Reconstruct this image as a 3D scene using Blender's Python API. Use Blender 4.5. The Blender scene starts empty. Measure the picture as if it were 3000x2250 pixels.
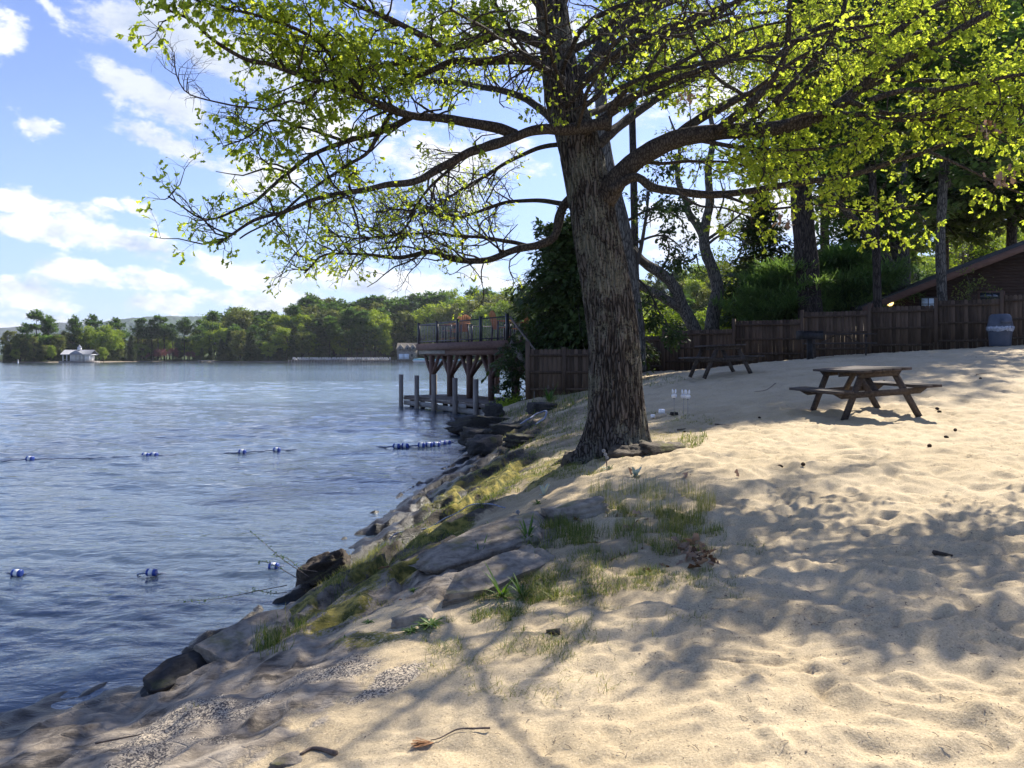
import bpy, math, random
import numpy as np
from mathutils import Vector

# ------------------------------------------------------------------ camera, sky, sun, exposure
S = bpy.context.scene
COL = S.collection
F, CX, HZ, H = 2254.0, 1500.0, 1046.0, 2.2       # focal length and horizon of the 3000 px photograph, eye height over the lake
cam = bpy.data.cameras.new('camera'); camo = bpy.data.objects.new('camera', cam); COL.objects.link(camo)
cam.sensor_width = 36.0; cam.lens = 36.0 * F / 3000.0
cam.shift_y = -(1125 - HZ) / 3000.0
cam.clip_start = 0.05; cam.clip_end = 20000
camo.location = (0, 0, H); camo.rotation_euler = (math.pi / 2, 0, 0)
S.camera = camo
S.view_settings.view_transform = 'Standard'
S.view_settings.look = 'None'
S.view_settings.exposure = 0.92
S.view_settings.gamma = 1.0
S.cycles.use_denoising = True
S.cycles.max_bounces = 8
S.cycles.transparent_max_bounces = 12
S.cycles.sample_clamp_indirect = 6.0

SUNV = Vector((0.67, 0.93, 1.07)).normalized()
SUN_EL = math.asin(SUNV.z); SUN_AZ = math.atan2(SUNV.x, SUNV.y)
sl = bpy.data.lights.new('sun', 'SUN'); sl.energy = 5.0; sl.angle = math.radians(0.53); sl.color = (1.0, 0.93, 0.82)
so = bpy.data.objects.new('sun', sl); COL.objects.link(so)
so.rotation_euler = SUNV.to_track_quat('Z', 'Y').to_euler(); so.location = (20, 30, 40)


class NT:
    """small helper for node trees"""
    def __init__(s, tree):
        s.t = tree; tree.nodes.clear()
    def n(s, typ, ins=None, **props):
        nd = s.t.nodes.new(typ)
        for k, v in props.items():
            setattr(nd, k, v)
        for k, v in (ins or {}).items():
            sock = nd.inputs[k]
            if hasattr(v, 'is_output') or isinstance(v, bpy.types.NodeSocket):
                s.t.links.new(v, sock)
            else:
                sock.default_value = v
        return nd
    def math(s, op, a, b=None, c=None, clamp=False):
        ins = {0: a}
        if b is not None: ins[1] = b
        if c is not None: ins[2] = c
        return s.n('ShaderNodeMath', ins, operation=op, use_clamp=clamp).outputs[0]
    def mix(s, f, a, b, blend='MIX'):
        nd = s.n('ShaderNodeMix', {0: f, 6: a, 7: b}, data_type='RGBA', blend_type=blend)
        return nd.outputs[2]
    def noise(s, vec, scale, detail=4, rough=0.5, lac=2.0, dist=0.0):
        return s.n('ShaderNodeTexNoise', {'Vector': vec, 'Scale': scale, 'Detail': detail, 'Roughness': rough, 'Lacunarity': lac, 'Distortion': dist}).outputs[0]
    def ramp(s, f, lo, hi, a=0.0, b=1.0):
        return s.n('ShaderNodeMapRange', {0: f, 1: lo, 2: hi, 3: a, 4: b}, interpolation_type='SMOOTHSTEP').outputs[0]


def build_world():
    w = bpy.data.worlds.new('World'); S.world = w; w.use_nodes = True
    k = NT(w.node_tree)
    sky = k.n('ShaderNodeTexSky', sky_type='NISHITA', sun_disc=False, sun_elevation=SUN_EL, sun_rotation=SUN_AZ,
              altitude=100.0, air_density=1.0, dust_density=0.35, ozone_density=2.2)
    tc = k.n('ShaderNodeTexCoord')
    sep = k.n('ShaderNodeSeparateXYZ', {0: tc.outputs['Generated']})
    az = k.math('ARCTAN2', sep.outputs[0], sep.outputs[1])
    el = k.math('ARCSINE', sep.outputs[2])
    p0 = k.n('ShaderNodeCombineXYZ', {0: az, 1: el, 2: 0.0}).outputs[0]
    wn = k.n('ShaderNodeTexNoise', {'Vector': p0, 'Scale': 9.0, 'Detail': 5.0, 'Roughness': 0.6})
    wv = k.n('ShaderNodeVectorMath', {0: wn.outputs[1], 1: (0.5, 0.5, 0.5)}, operation='SUBTRACT').outputs[0]
    p1 = k.n('ShaderNodeVectorMath', {0: wv, 1: (0.085, 0.06, 0.0), 2: p0}, operation='MULTIPLY_ADD').outputs[0]
    # cumulus clouds, each an ellipse of the sky: direction (from photo pixel), half sizes, slope
    B = [(430, 262, 190, 66, 27), (535, 300, 95, 48, 25), (525, 440, 145, 40, 17), (75, 335, 90, 48, 15), (520, 105, 330, 100, 6),
         (760, 190, 240, 80, 0), (25, 95, 75, 75, 40), (150, 5, 60, 30, 30), (110, 588, 215, 54, 10), (330, 700, 260, 46, 13), (110, 660, 190, 50, 5),
         (390, 622, 60, 30, 25), (300, 605, 42, 18, 20), (250, 795, 180, 48, 10), (90, 862, 175, 60, 12), (470, 815, 120, 44, 14),
         (730, 795, 190, 46, 12), (800, 878, 230, 42, 3), (240, 932, 240, 30, 4), (440, 895, 130, 46, 4), (1060, 835, 150, 56, 12),
         (1270, 850, 150, 48, 8), (1440, 825, 110, 44, 0), (760, 500, 150, 80, 0), (960, 330, 190, 120, 5), (1330, 480, 260, 105, 5),
         (2150, 640, 380, 110, 0), (2250, 260, 430, 170, 8), (1500, 90, 330, 75, 5), (30, 965, 150, 36, 0)]
    d = None
    for (px, py, rx, ry, rot) in B:
        u, v = (px - CX) / F, (HZ - py) / F
        a = math.atan2(u, 1.0); e = math.atan2(v, math.hypot(1, u))
        sx = math.cos(a)
        m = k.n('ShaderNodeMapping', {'Vector': p1, 'Location': (a, e, 0), 'Rotation': (0, 0, -math.radians(rot)), 'Scale': (rx / F * sx * sx + 0.004, ry / F * sx, 1)}, vector_type='TEXTURE')
        l = k.n('ShaderNodeVectorMath', {0: m.outputs[0]}, operation='LENGTH').outputs['Value']
        d = l if d is None else k.math('SMOOTH_MIN', d, l, 0.05)
    an = k.n('ShaderNodeMapping', {'Vector': p0, 'Rotation': (0, 0, math.radians(14)), 'Scale': (0.8, 1.5, 1)}).outputs[0]
    f1 = k.noise(an, 14.0, 10, 0.64)
    an2 = k.n('ShaderNodeVectorMath', {0: an, 1: (0.012, 0.022, 0.0)}, operation='ADD').outputs[0]
    f2 = k.noise(an2, 14.0, 6, 0.60)
    # away from the photographed part of the sky clouds come from noise alone
    far = k.ramp(k.math('ABSOLUTE', az), 0.75, 1.2)
    dn = k.math('SUBTRACT', 2.7, k.math('MULTIPLY', k.noise(p0, 2.6, 3, 0.5), 2.2))
    d = k.math('ADD', k.math('MULTIPLY', d, k.math('SUBTRACT', 1.0, far)), k.math('MULTIPLY', dn, far))
    dd = k.math('ADD', d, k.math('MULTIPLY', k.math('SUBTRACT', 0.5, f1), 3.4))
    dens = k.ramp(dd, 1.02, 0.42)
    dens = k.math('MULTIPLY', dens, k.ramp(el, -0.01, 0.02))
    lit = k.math('ADD', 0.62, k.math('MULTIPLY', k.math('SUBTRACT', f1, f2), 3.2), clamp=True)
    grey = k.ramp(k.n('ShaderNodeVectorMath', {0: k.n('ShaderNodeVectorMath', {0: p0, 1: (-0.38, 0.37, 0)}, operation='SUBTRACT').outputs[0]}, operation='LENGTH').outputs['Value'], 0.20, 0.09)
    lit = k.math('MULTIPLY', lit, k.math('SUBTRACT', 1.0, k.math('MULTIPLY', grey, 0.55)))
    ccol = k.mix(lit, (4.4, 5.1, 6.5, 1), (9.4, 9.5, 9.7, 1))
    skyc = k.mix(1.0, sky.outputs[0], (1.26, 1.20, 1.50, 1), 'MULTIPLY')
    hz = k.ramp(el, 0.34, 0.0, 0.0, 0.72)
    skyc = k.mix(hz, skyc, (3.5, 5.2, 8.0, 1))
    colr = k.mix(k.math('MULTIPLY', dens, 0.93), skyc, ccol)
    bg = k.n('ShaderNodeBackground', {0: colr, 1: 0.073})
    out = k.n('ShaderNodeOutputWorld', {0: bg.outputs[0]})
    w.cycles.sampling_method = 'MANUAL'; w.cycles.sample_map_resolution = 512

build_world()

# ------------------------------------------------------------------ numeric helpers
rng = np.random.default_rng(7)
random.seed(7)

def hash3(ix, iy, iz, seed):
    h = (ix.astype(np.int64) * 374761393 + iy.astype(np.int64) * 668265263 + iz.astype(np.int64) * 2147483647 + seed * 974711) & 0xffffffff
    h = ((h ^ (h >> 13)) * 1274126177) & 0xffffffff
    h = (h ^ (h >> 16)) & 0xffffffff
    return h.astype(np.float64) / 4294967295.0

def vnoise(P, seed=0):
    P = np.asarray(P, float)
    if P.shape[-1] == 2:
        P = np.concatenate([P, np.zeros(P.shape[:-1] + (1,))], -1)
    i = np.floor(P).astype(np.int64); f = P - i
    w = f * f * f * (f * (f * 6 - 15) + 10)
    r = 0
    for dx in (0, 1):
        wx = w[..., 0] if dx else 1 - w[..., 0]
        for dy in (0, 1):
            wy = w[..., 1] if dy else 1 - w[..., 1]
            for dz in (0, 1):
                wz = w[..., 2] if dz else 1 - w[..., 2]
                r = r + hash3(i[..., 0] + dx, i[..., 1] + dy, i[..., 2] + dz, seed) * wx * wy * wz
    return r * 2 - 1

def fbm(P, oct=4, seed=0, gain=0.5):
    P = np.asarray(P, float); a = 1.0; r = 0; t = 0
    for o in range(oct):
        r = r + a * vnoise(P * (2.03 ** o) + 17.3 * o, seed + o); t += a; a *= gain
    return r / t

def sstep(a, b, x):
    t = np.clip((x - a) / (b - a), 0, 1); return t * t * (3 - 2 * t)

def at(px, py, D):
    return np.array([(px - CX) / F * D, D, H - (py - HZ) / F * D])

def norm(v):
    return v / (np.linalg.norm(v, axis=-1, keepdims=True) + 1e-9)

# ------------------------------------------------------------------ mesh and object helpers
class MB:
    def __init__(s):
        s.V = []; s.F = []; s.n = 0; s.A = []
    def add(s, V, faces, attr=None):
        V = np.asarray(V, float).reshape(-1, 3)
        s.V.append(V)
        for f in (faces if isinstance(faces, list) else [faces]):
            f = np.asarray(f, np.int64)
            if f.size: s.F.append(f + s.n)
        s.A.append(np.zeros(len(V)) if attr is None else np.broadcast_to(np.asarray(attr, float), (len(V),)))
        s.n += len(V); return s
    def box(s, c, size, R=None, attr=None, taper=None):
        x, y, z = np.array(size) / 2.0
        V = np.array([[-x, -y, -z], [x, -y, -z], [x, y, -z], [-x, y, -z], [-x, -y, z], [x, -y, z], [x, y, z], [-x, y, z]])
        if taper: V[4:, 0] *= taper; V[4:, 1] *= taper
        if R is not None: V = V @ np.asarray(R).T
        return s.add(V + np.asarray(c), np.array([[0, 3, 2, 1], [4, 5, 6, 7], [0, 1, 5, 4], [1, 2, 6, 5], [2, 3, 7, 6], [3, 0, 4, 7]]), attr)
    def bar(s, a, b, w, h, up=(0, 0, 1), attr=None):
        a = np.asarray(a, float); b = np.asarray(b, float); d = b - a; L = np.linalg.norm(d); d = d / L
        up = np.asarray(up, float)
        if abs(d @ up) > 0.98: up = np.array([1.0, 0, 0])
        x = norm(np.cross(up, d)); z = np.cross(d, x)
        return s.box((a + b) / 2, (w, L, h), np.stack([x, d, z], 1), attr)
    def tube(s, path, rad, n=8, cap=True, attr=None):
        path = np.asarray(path, float); rad = np.broadcast_to(np.asarray(rad, float), (len(path),))
        T = norm(np.gradient(path, axis=0)); X = np.zeros_like(path)
        x = np.cross(T[0], [0.1, 0.2, 1.0] if abs(T[0, 2]) < .9 else [1.0, .1, 0])
        for q in range(len(path)):
            x = x - (x @ T[q]) * T[q]; x = x / np.linalg.norm(x); X[q] = x
        Yv = np.cross(T, X); an = np.arange(n) * 2 * math.pi / n
        V = path[:, None] + rad[:, None, None] * (np.cos(an)[:, None] * X[:, None] + np.sin(an)[:, None] * Yv[:, None])
        i, j = np.meshgrid(np.arange(len(path) - 1), np.arange(n), indexing='ij'); j2 = (j + 1) % n
        s.add(V.reshape(-1, 3), np.stack([i * n + j, i * n + j2, (i + 1) * n + j2, (i + 1) * n + j], -1).reshape(-1, 4), attr)
        path = path[None]
        if cap:
            k = path.shape[1]
            for e in (0, k - 1):
                ring = np.arange(n) + e * n + s.n - k * n
                s.F.append((ring if e else ring[::-1])[None])
        return s
    def lathe(s, prof, n=24, c=(0, 0, 0), attr=None):
        prof = np.asarray(prof, float); a = np.arange(n) * 2 * math.pi / n
        V = np.stack([prof[:, 0:1] * np.cos(a), prof[:, 0:1] * np.sin(a), np.repeat(prof[:, 1:2], n, 1)], -1).reshape(-1, 3) + np.asarray(c)
        i, j = np.meshgrid(np.arange(len(prof) - 1), np.arange(n), indexing='ij'); j2 = (j + 1) % n
        return s.add(V, np.stack([i * n + j, i * n + j2, (i + 1) * n + j2, (i + 1) * n + j], -1).reshape(-1, 4), attr)
    def prism(s, poly, t, R=None, c=(0, 0, 0), attr=None):
        """polygon in x,z, thickness t along y"""
        poly = np.asarray(poly, float); m = len(poly)
        V = np.concatenate([np.stack([poly[:, 0], np.full(m, -t / 2), poly[:, 1]], 1), np.stack([poly[:, 0], np.full(m, t / 2), poly[:, 1]], 1)])
        if R is not None: V = V @ np.asarray(R).T
        i = np.arange(m); j = (i + 1) % m
        return s.add(V + np.asarray(c), [np.arange(m)[None], (np.arange(m)[::-1] + m)[None], np.stack([i, i + m, j + m, j], 1)], attr)
    def xf(s, R=None, t=(0, 0, 0)):
        for q in range(len(s.V)):
            v = s.V[q]
            if R is not None: v = v @ np.asarray(R).T
            s.V[q] = v + np.asarray(t)
        return s
    def data(s):
        return np.concatenate(s.V), s.F, np.concatenate(s.A)

def rotz(a):
    c, s_ = math.cos(a), math.sin(a); return np.array([[c, -s_, 0], [s_, c, 0], [0, 0, 1.0]])
def roty(a):
    c, s_ = math.cos(a), math.sin(a); return np.array([[c, 0, s_], [0, 1, 0], [-s_, 0, c]])
def rotx(a):
    c, s_ = math.cos(a), math.sin(a); return np.array([[1, 0, 0], [0, c, -s_], [0, s_, c]])

def tubes(paths, radii, n):
    """paths (m,k,3), radii (m,k) -> verts, quads"""
    m, k, _ = paths.shape
    T = norm(np.gradient(paths, axis=1))
    ref = np.where(np.abs(T[..., 2:3]) > 0.9, np.array([1.0, 0.1, 0]), np.array([0.05, 0.08, 1.0]))
    X = norm(np.cross(ref, T)); Y = np.cross(T, X)
    a = np.arange(n) * 2 * math.pi / n
    V = paths[:, :, None] + radii[:, :, None, None] * (np.cos(a)[:, None] * X[:, :, None] + np.sin(a)[:, None] * Y[:, :, None])
    b, i, j = np.meshgrid(np.arange(m), np.arange(k - 1), np.arange(n), indexing='ij'); j2 = (j + 1) % n
    o = b * k * n
    Q = np.stack([o + i * n + j, o + i * n + j2, o + (i + 1) * n + j2, o + (i + 1) * n + j], -1).reshape(-1, 4)
    return V.reshape(-1, 3), Q

def make_mesh(name, V, faces, attrs=None, smooth=False):
    me = bpy.data.meshes.new(name)
    V = np.ascontiguousarray(V, np.float32)
    me.vertices.add(len(V)); me.vertices.foreach_set('co', V.ravel())
    idx = np.concatenate([f.ravel() for f in faces]).astype(np.int32)
    tot = np.concatenate([np.full(len(f), f.shape[1]) for f in faces])
    st = np.concatenate([[0], np.cumsum(tot)[:-1]]).astype(np.int32)
    me.loops.add(len(idx)); me.loops.foreach_set('vertex_index', idx)
    me.polygons.add(len(tot)); me.polygons.foreach_set('loop_start', st)
    if smooth: me.polygons.foreach_set('use_smooth', np.ones(len(tot), bool))
    me.update(calc_edges=True); me.validate()
    for an, av in (attrs or {}).items():
        a = me.attributes.new(an, 'FLOAT', 'POINT'); a.data.foreach_set('value', np.ascontiguousarray(av, np.float32))
    return me

def tag(o, label=None, cat=None, group=None, kind=None):
    if label: o['label'] = label
    if cat: o['category'] = cat
    if group: o['group'] = group
    if kind: o['kind'] = kind
    return o

def thing(name, label, cat, loc=(0, 0, 0), group=None):
    o = bpy.data.objects.new(name, None); COL.objects.link(o); o.location = loc; o.empty_display_size = 0.2
    return tag(o, label, cat, group)

def obj(name, mb, m, parent=None, smooth=False, attrs=None, local=False):
    """link a mesh; vertices are in world space unless local, and become relative to the parent"""
    V, Fc, A = mb.data() if isinstance(mb, MB) else (mb[0], mb[1], None)
    V = np.array(V, float); at_ = dict(attrs or {})
    if A is not None and A.any(): at_.setdefault('tint', A)
    o = None
    if parent is not None and not local:
        V = V - np.array(root_loc(parent))
    me = make_mesh(name, V, Fc, at_, smooth)
    if m is not None: me.materials.append(m)
    o = bpy.data.objects.new(name, me); COL.objects.link(o)
    if parent is not None: o.parent = parent
    return o

def root_loc(o):
    l = Vector((0, 0, 0))
    while o is not None:
        l = l + Vector(o.location); o = o.parent
    return l

def top(name, mb, m, label, cat, group=None, kind=None, smooth=False, attrs=None):
    """a thing that is one mesh: its origin goes to the base centre of the mesh"""
    V, Fc, A = mb.data() if isinstance(mb, MB) else (np.array(mb[0], float), mb[1], None)
    c = V.mean(0); c[2] = V[:, 2].min()
    at_ = dict(attrs or {})
    if A is not None and A.any(): at_.setdefault('tint', A)
    me = make_mesh(name, V - c, Fc, at_, smooth)
    me.materials.append(m)
    o = bpy.data.objects.new(name, me); COL.objects.link(o); o.location = c
    return tag(o, label, cat, group, kind)

def structure(name, mb, m, smooth=False, attrs=None):
    o = obj(name, mb, m, None, smooth, attrs); o['kind'] = 'structure'; return o

def copy_tree(o, parent=None):
    c = o.copy(); COL.objects.link(c)
    if parent is not None: c.parent = parent
    for ch in list(o.children): copy_tree(ch, c)
    return c

# ------------------------------------------------------------------ materials
def material(name, fn):
    m = bpy.data.materials.new(name); m.use_nodes = True
    k = NT(m.node_tree); out = k.n('ShaderNodeOutputMaterial')
    sh, disp = fn(k)
    m.node_tree.links.new(sh, out.inputs[0])
    return m

def bsdf(k, col, rough=0.8, normal=None, spec=0.3, **kw):
    ins = {'Base Color': col, 'Roughness': rough, 'Specular IOR Level': spec}
    if normal is not None: ins['Normal'] = normal
    ins.update(kw)
    return k.n('ShaderNodeBsdfPrincipled', ins).outputs[0]

def bump(k, h, strength=0.4, dist=0.02):
    return k.n('ShaderNodeBump', {'Height': h, 'Strength': strength, 'Distance': dist}).outputs[0]

def c4(c): return (c[0], c[1], c[2], 1.0)

def bark_mat(name, c1, c2, lichen=None, vs=(9, 9, 1.3), b=0.9, bd=0.03):
    def fn(k):
        co = k.n('ShaderNodeTexCoord').outputs['Object']
        m = k.n('ShaderNodeMapping', {'Vector': co, 'Scale': vs}).outputs[0]
        wob = k.n('ShaderNodeTexNoise', {'Vector': co, 'Scale': 3.0, 'Detail': 3.0})
        m2 = k.n('ShaderNodeVectorMath', {0: wob.outputs[1], 1: (1.4, 1.4, 0.4), 2: m}, operation='MULTIPLY_ADD').outputs[0]
        vo = k.n('ShaderNodeTexVoronoi', {'Vector': m2, 'Scale': 1.6}, feature='DISTANCE_TO_EDGE').outputs[0]
        fis = k.ramp(vo, 0.0, 0.22)
        n2 = k.noise(co, 30, 5, 0.6)
        col = k.mix(k.math('MULTIPLY', fis, k.math('ADD', 0.35, n2), clamp=True), c4(c1), c4(c2))
        if lichen:
            l = k.ramp(k.math('MULTIPLY', k.noise(co, 2.2, 4, 0.6), k.math('ADD', 0.45, k.noise(co, 38, 3, 0.6))), 0.46, 0.6)
            col = k.mix(k.math('MULTIPLY', l, 0.6), col, c4(lichen))
        h = k.math('ADD', k.math('MULTIPLY', fis, 1.0), k.math('MULTIPLY', n2, 0.5))
        return bsdf(k, col, 0.9, bump(k, h, b, bd), 0.15), None
    return material(name, fn)

def leaf_mat(name, ca, cb, trans, tf=0.5, gloss=0.25, rnd=0.0):
    """ca..cb by the per-leaf tint; light comes through the leaf"""
    def fn(k):
        t = k.n('ShaderNodeAttribute', attribute_name='tint').outputs['Fac']
        if rnd:
            oi = k.n('ShaderNodeObjectInfo').outputs['Random']
            t = k.math('ADD', t, k.math('MULTIPLY', k.math('SUBTRACT', oi, 0.5), rnd), clamp=True)
        col = k.mix(t, c4(ca), c4(cb))
        tc = k.mix(1.0, col, c4(trans), 'MULTIPLY')
        d = bsdf(k, col, 0.55, None, gloss)
        tr = k.n('ShaderNodeBsdfTranslucent', {0: tc}).outputs[0]
        return k.n('ShaderNodeMixShader', {0: tf, 1: d, 2: tr}).outputs[0], None
    return material(name, fn)

def wood_mat(name, c1, c2, scale=(14, 14, 1.2), rough=0.8, coord='Object', b=0.25, var=0.0):
    def fn(k):
        co = k.n('ShaderNodeTexCoord').outputs[coord]
        m = k.n('ShaderNodeMapping', {'Vector': co, 'Scale': scale}).outputs[0]
        n1 = k.noise(m, 1.6, 6, 0.6, dist=0.6)
        n2 = k.noise(co, 1.3, 3, 0.5)
        f = k.math('ADD', k.math('MULTIPLY', n1, 0.75), k.math('MULTIPLY', n2, 0.4))
        if var:
            t = k.n('ShaderNodeAttribute', attribute_name='tint').outputs['Fac']
            f = k.math('ADD', f, k.math('MULTIPLY', k.math('SUBTRACT', t, 0.5), var))
        col = k.mix(k.ramp(f, 0.3, 0.85), c4(c1), c4(c2))
        return bsdf(k, col, rough, bump(k, n1, b, 0.008), 0.2), None
    return material(name, fn)

def flat_mat(name, c, rough=0.5, spec=0.4, nscale=12, var=0.18, metal=0.0, b=0.0):
    def fn(k):
        co = k.n('ShaderNodeTexCoord').outputs['Object']
        n1 = k.noise(co, nscale, 5, 0.6)
        a = c4([x * (1 - var) for x in c]); bb = c4([min(1, x * (1 + var)) for x in c])
        col = k.mix(k.ramp(n1, 0.3, 0.7), a, bb)
        return bsdf(k, col, rough, bump(k, n1, b, 0.01) if b else None, spec, Metallic=metal), None
    return material(name, fn)

def rock_mat(name, c1, c2, dark=0.4, wet=True, moss=0.0, bd=0.03):
    def fn(k):
        g = k.n('ShaderNodeNewGeometry')
        pos = g.outputs['Position']
        n1 = k.noise(pos, 2.3, 7, 0.62); n2 = k.noise(pos, 16, 6, 0.65)
        st = k.n('ShaderNodeMapping', {'Vector': pos, 'Rotation': (0.5, 0.35, 0.6), 'Scale': (2, 2, 17)}).outputs[0]
        n3 = k.noise(st, 1.5, 5, 0.6)
        f = k.math('ADD', k.math('MULTIPLY', n1, 0.5), k.math('MULTIPLY', n2, 0.5))
        col = k.mix(k.ramp(f, 0.32, 0.68), c4(c1), c4(c2))
        col = k.mix(k.math('MULTIPLY', k.ramp(n3, 0.52, 0.68), dark), col, (0.03, 0.028, 0.025, 1))
        z = k.n('ShaderNodeSeparateXYZ', {0: pos}).outputs[2]
        rough = 0.85
        if moss:
            mm = k.math('MULTIPLY', k.ramp(k.noise(pos, 3.1, 4, 0.6), 0.5, 0.62), k.ramp(k.n('ShaderNodeSeparateXYZ', {0: g.outputs['Normal']}).outputs[2], 0.45, 0.8))
            col = k.mix(k.math('MULTIPLY', mm, moss), col, (0.13, 0.13, 0.02, 1))
        if wet:
            wl = k.ramp(k.math('ADD', z, k.math('MULTIPLY', n1, 0.12)), 0.26, 0.10)
            col = k.mix(k.math('MULTIPLY', wl, 0.72), col, (0.012, 0.012, 0.012, 1))
            rough = k.math('SUBTRACT', 0.85, k.math('MULTIPLY', wl, 0.5))
        h = k.math('ADD', k.math('MULTIPLY', n3, 0.5), k.math('MULTIPLY', n2, 0.6))
        return bsdf(k, col, rough, bump(k, h, 0.7, bd), 0.3), None
    return material(name, fn)

M = {}
M['oak_bark'] = bark_mat('oak bark', (0.022, 0.018, 0.015), (0.125, 0.106, 0.09), (0.21, 0.205, 0.15), (15, 15, 1.9))
M['branch_bark'] = bark_mat('branch bark', (0.025, 0.02, 0.016), (0.085, 0.07, 0.056), None, (22, 22, 8), 0.5, 0.01)
M['pine_bark'] = bark_mat('pine bark', (0.02, 0.016, 0.013), (0.075, 0.06, 0.05), None, (6, 6, 1.0), 0.9, 0.04)
M['grey_bark'] = bark_mat('grey bark', (0.045, 0.04, 0.034), (0.17, 0.155, 0.13), None, (8, 8, 1.3), 0.9, 0.03)
M['far_bark'] = flat_mat('far bark', (0.06, 0.05, 0.04), 0.9, 0.1, 3)
M['oak_leaf'] = leaf_mat('oak leaf', (0.12, 0.185, 0.03), (0.46, 0.54, 0.085), (1.65, 1.55, 0.75), 0.68, 0.3)
M['dead_leaf'] = leaf_mat('dead leaf', (0.13, 0.075, 0.04), (0.42, 0.31, 0.22), (1.1, 0.8, 0.6), 0.25, 0.2)
M['pine_needle'] = leaf_mat('pine needles', (0.045, 0.09, 0.032), (0.125, 0.2, 0.06), (1.3, 1.4, 0.6), 0.46, 0.2, 0.5)
M['soft_needle'] = leaf_mat('soft pine needles', (0.06, 0.115, 0.04), (0.17, 0.26, 0.085), (1.35, 1.4, 0.7), 0.5, 0.2, 0.3)
M['cedar_leaf'] = leaf_mat('cedar foliage', (0.022, 0.044, 0.015), (0.075, 0.105, 0.028), (1.2, 1.3, 0.6), 0.32, 0.2, 0.4)
M['spring_leaf'] = leaf_mat('spring leaves', (0.11, 0.18, 0.025), (0.29, 0.36, 0.05), (1.3, 1.3, 0.6), 0.45, 0.2, 0.6)
M['olive_leaf'] = leaf_mat('olive leaves', (0.075, 0.105, 0.03), (0.2, 0.215, 0.06), (1.2, 1.2, 0.6), 0.4, 0.2, 0.6)
M['pink_leaf'] = leaf_mat('pink blossom', (0.20, 0.08, 0.08), (0.38, 0.17, 0.17), (1.1, 0.9, 0.9), 0.3, 0.2, 0.3)
M['shrub_leaf'] = leaf_mat('shrub leaves', (0.09, 0.16, 0.02), (0.29, 0.38, 0.06), (1.6, 1.5, 0.6), 0.55, 0.2, 0.3)
M['grass'] = leaf_mat('grass blades', (0.05, 0.11, 0.015), (0.34, 0.31, 0.12), (1.3, 1.3, 0.6), 0.4, 0.25)
M['weed'] = leaf_mat('weed leaves', (0.035, 0.09, 0.015), (0.11, 0.19, 0.03), (1.3, 1.4, 0.6), 0.35, 0.35)
M['table_wood'] = wood_mat('weathered brown table boards', (0.024, 0.019, 0.017), (0.108, 0.088, 0.076), (18, 1.6, 18))
M['fence_wood'] = wood_mat('brown fence boards', (0.042, 0.028, 0.018), (0.125, 0.083, 0.055), (20, 20, 1.0), var=0.45)
M['dock_wood'] = wood_mat('grey brown dock boards', (0.09, 0.07, 0.06), (0.24, 0.2, 0.17), (8, 8, 2))
M['deck_brown'] = wood_mat('brown stained deck boards', (0.085, 0.05, 0.04), (0.17, 0.105, 0.085), (3, 3, 12))
M['grey_board'] = wood_mat('weathered grey board', (0.2, 0.18, 0.16), (0.36, 0.34, 0.31), (3, 3, 12))
M['piling_wood'] = wood_mat('weathered piling', (0.12, 0.1, 0.085), (0.33, 0.29, 0.25), (12, 12, 1.2))
M['chair_wood'] = wood_mat('orange brown chair wood', (0.25, 0.10, 0.035), (0.45, 0.2, 0.08), (16, 16, 2))
M['black_metal'] = flat_mat('black metal', (0.018, 0.018, 0.02), 0.4, 0.5)
M['iron'] = flat_mat('rusty black iron', (0.022, 0.02, 0.02), 0.7, 0.3, 9, 0.4, b=0.2)
M['clear_rod'] = flat_mat('pale baluster', (0.35, 0.36, 0.36), 0.25, 0.6)
M['white_paint'] = flat_mat('white paint', (0.66, 0.66, 0.65), 0.5, 0.3, 6, 0.08)
M['bin_plastic'] = flat_mat('blue grey bin plastic', (0.06, 0.072, 0.098), 0.5, 0.4, 5, 0.15)
M['bag_plastic'] = flat_mat('pale bin bag plastic', (0.3, 0.32, 0.36), 0.25, 0.6, 14, 0.4)
M['float_blue'] = flat_mat('blue float plastic', (0.02, 0.055, 0.28), 0.35, 0.5, 5, 0.12)
M['float_white'] = flat_mat('white float plastic', (0.72, 0.73, 0.72), 0.4, 0.4, 5, 0.08)
M['rope'] = flat_mat('blue and white rope', (0.22, 0.25, 0.33), 0.8, 0.2, 60, 0.6)
M['rock'] = rock_mat('grey shore rock', (0.12, 0.10, 0.078), (0.37, 0.32, 0.25), 0.5, True, 0.5)
M['dark_rock'] = rock_mat('dark lake rock', (0.016, 0.015, 0.014), (0.062, 0.056, 0.05), 0.6, True, 0.35)
M['root_moss'] = rock_mat('mossy root mound', (0.04, 0.03, 0.022), (0.15, 0.12, 0.085), 0.4, False, 0.7, 0.05)
M['log'] = rock_mat('rotten log', (0.025, 0.02, 0.016), (0.11, 0.085, 0.06), 0.8, False, 0.4, 0.05)
M['house_wall'] = wood_mat('dark red clapboard', (0.042, 0.027, 0.02), (0.078, 0.048, 0.037), (2, 2, 30))
M['house_trim'] = wood_mat('red brown trim', (0.10, 0.058, 0.042), (0.17, 0.095, 0.07), (2, 2, 8))
M['shingle'] = flat_mat('dark roof shingle', (0.07, 0.065, 0.06), 0.9, 0.2, 14, 0.4, b=0.4)
M['grey_shingle'] = flat_mat('grey roof shingle', (0.24, 0.25, 0.28), 0.9, 0.2, 3, 0.2)
M['stone_wall'] = flat_mat('grey brown stone wall', (0.2, 0.185, 0.165), 0.9, 0.2, 2.5, 0.45, b=0.4)
M['glass'] = flat_mat('window glass', (0.55, 0.64, 0.72), 0.08, 0.8, 2, 0.1)  # pale reflection of the sky is put into the pane colour
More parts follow.
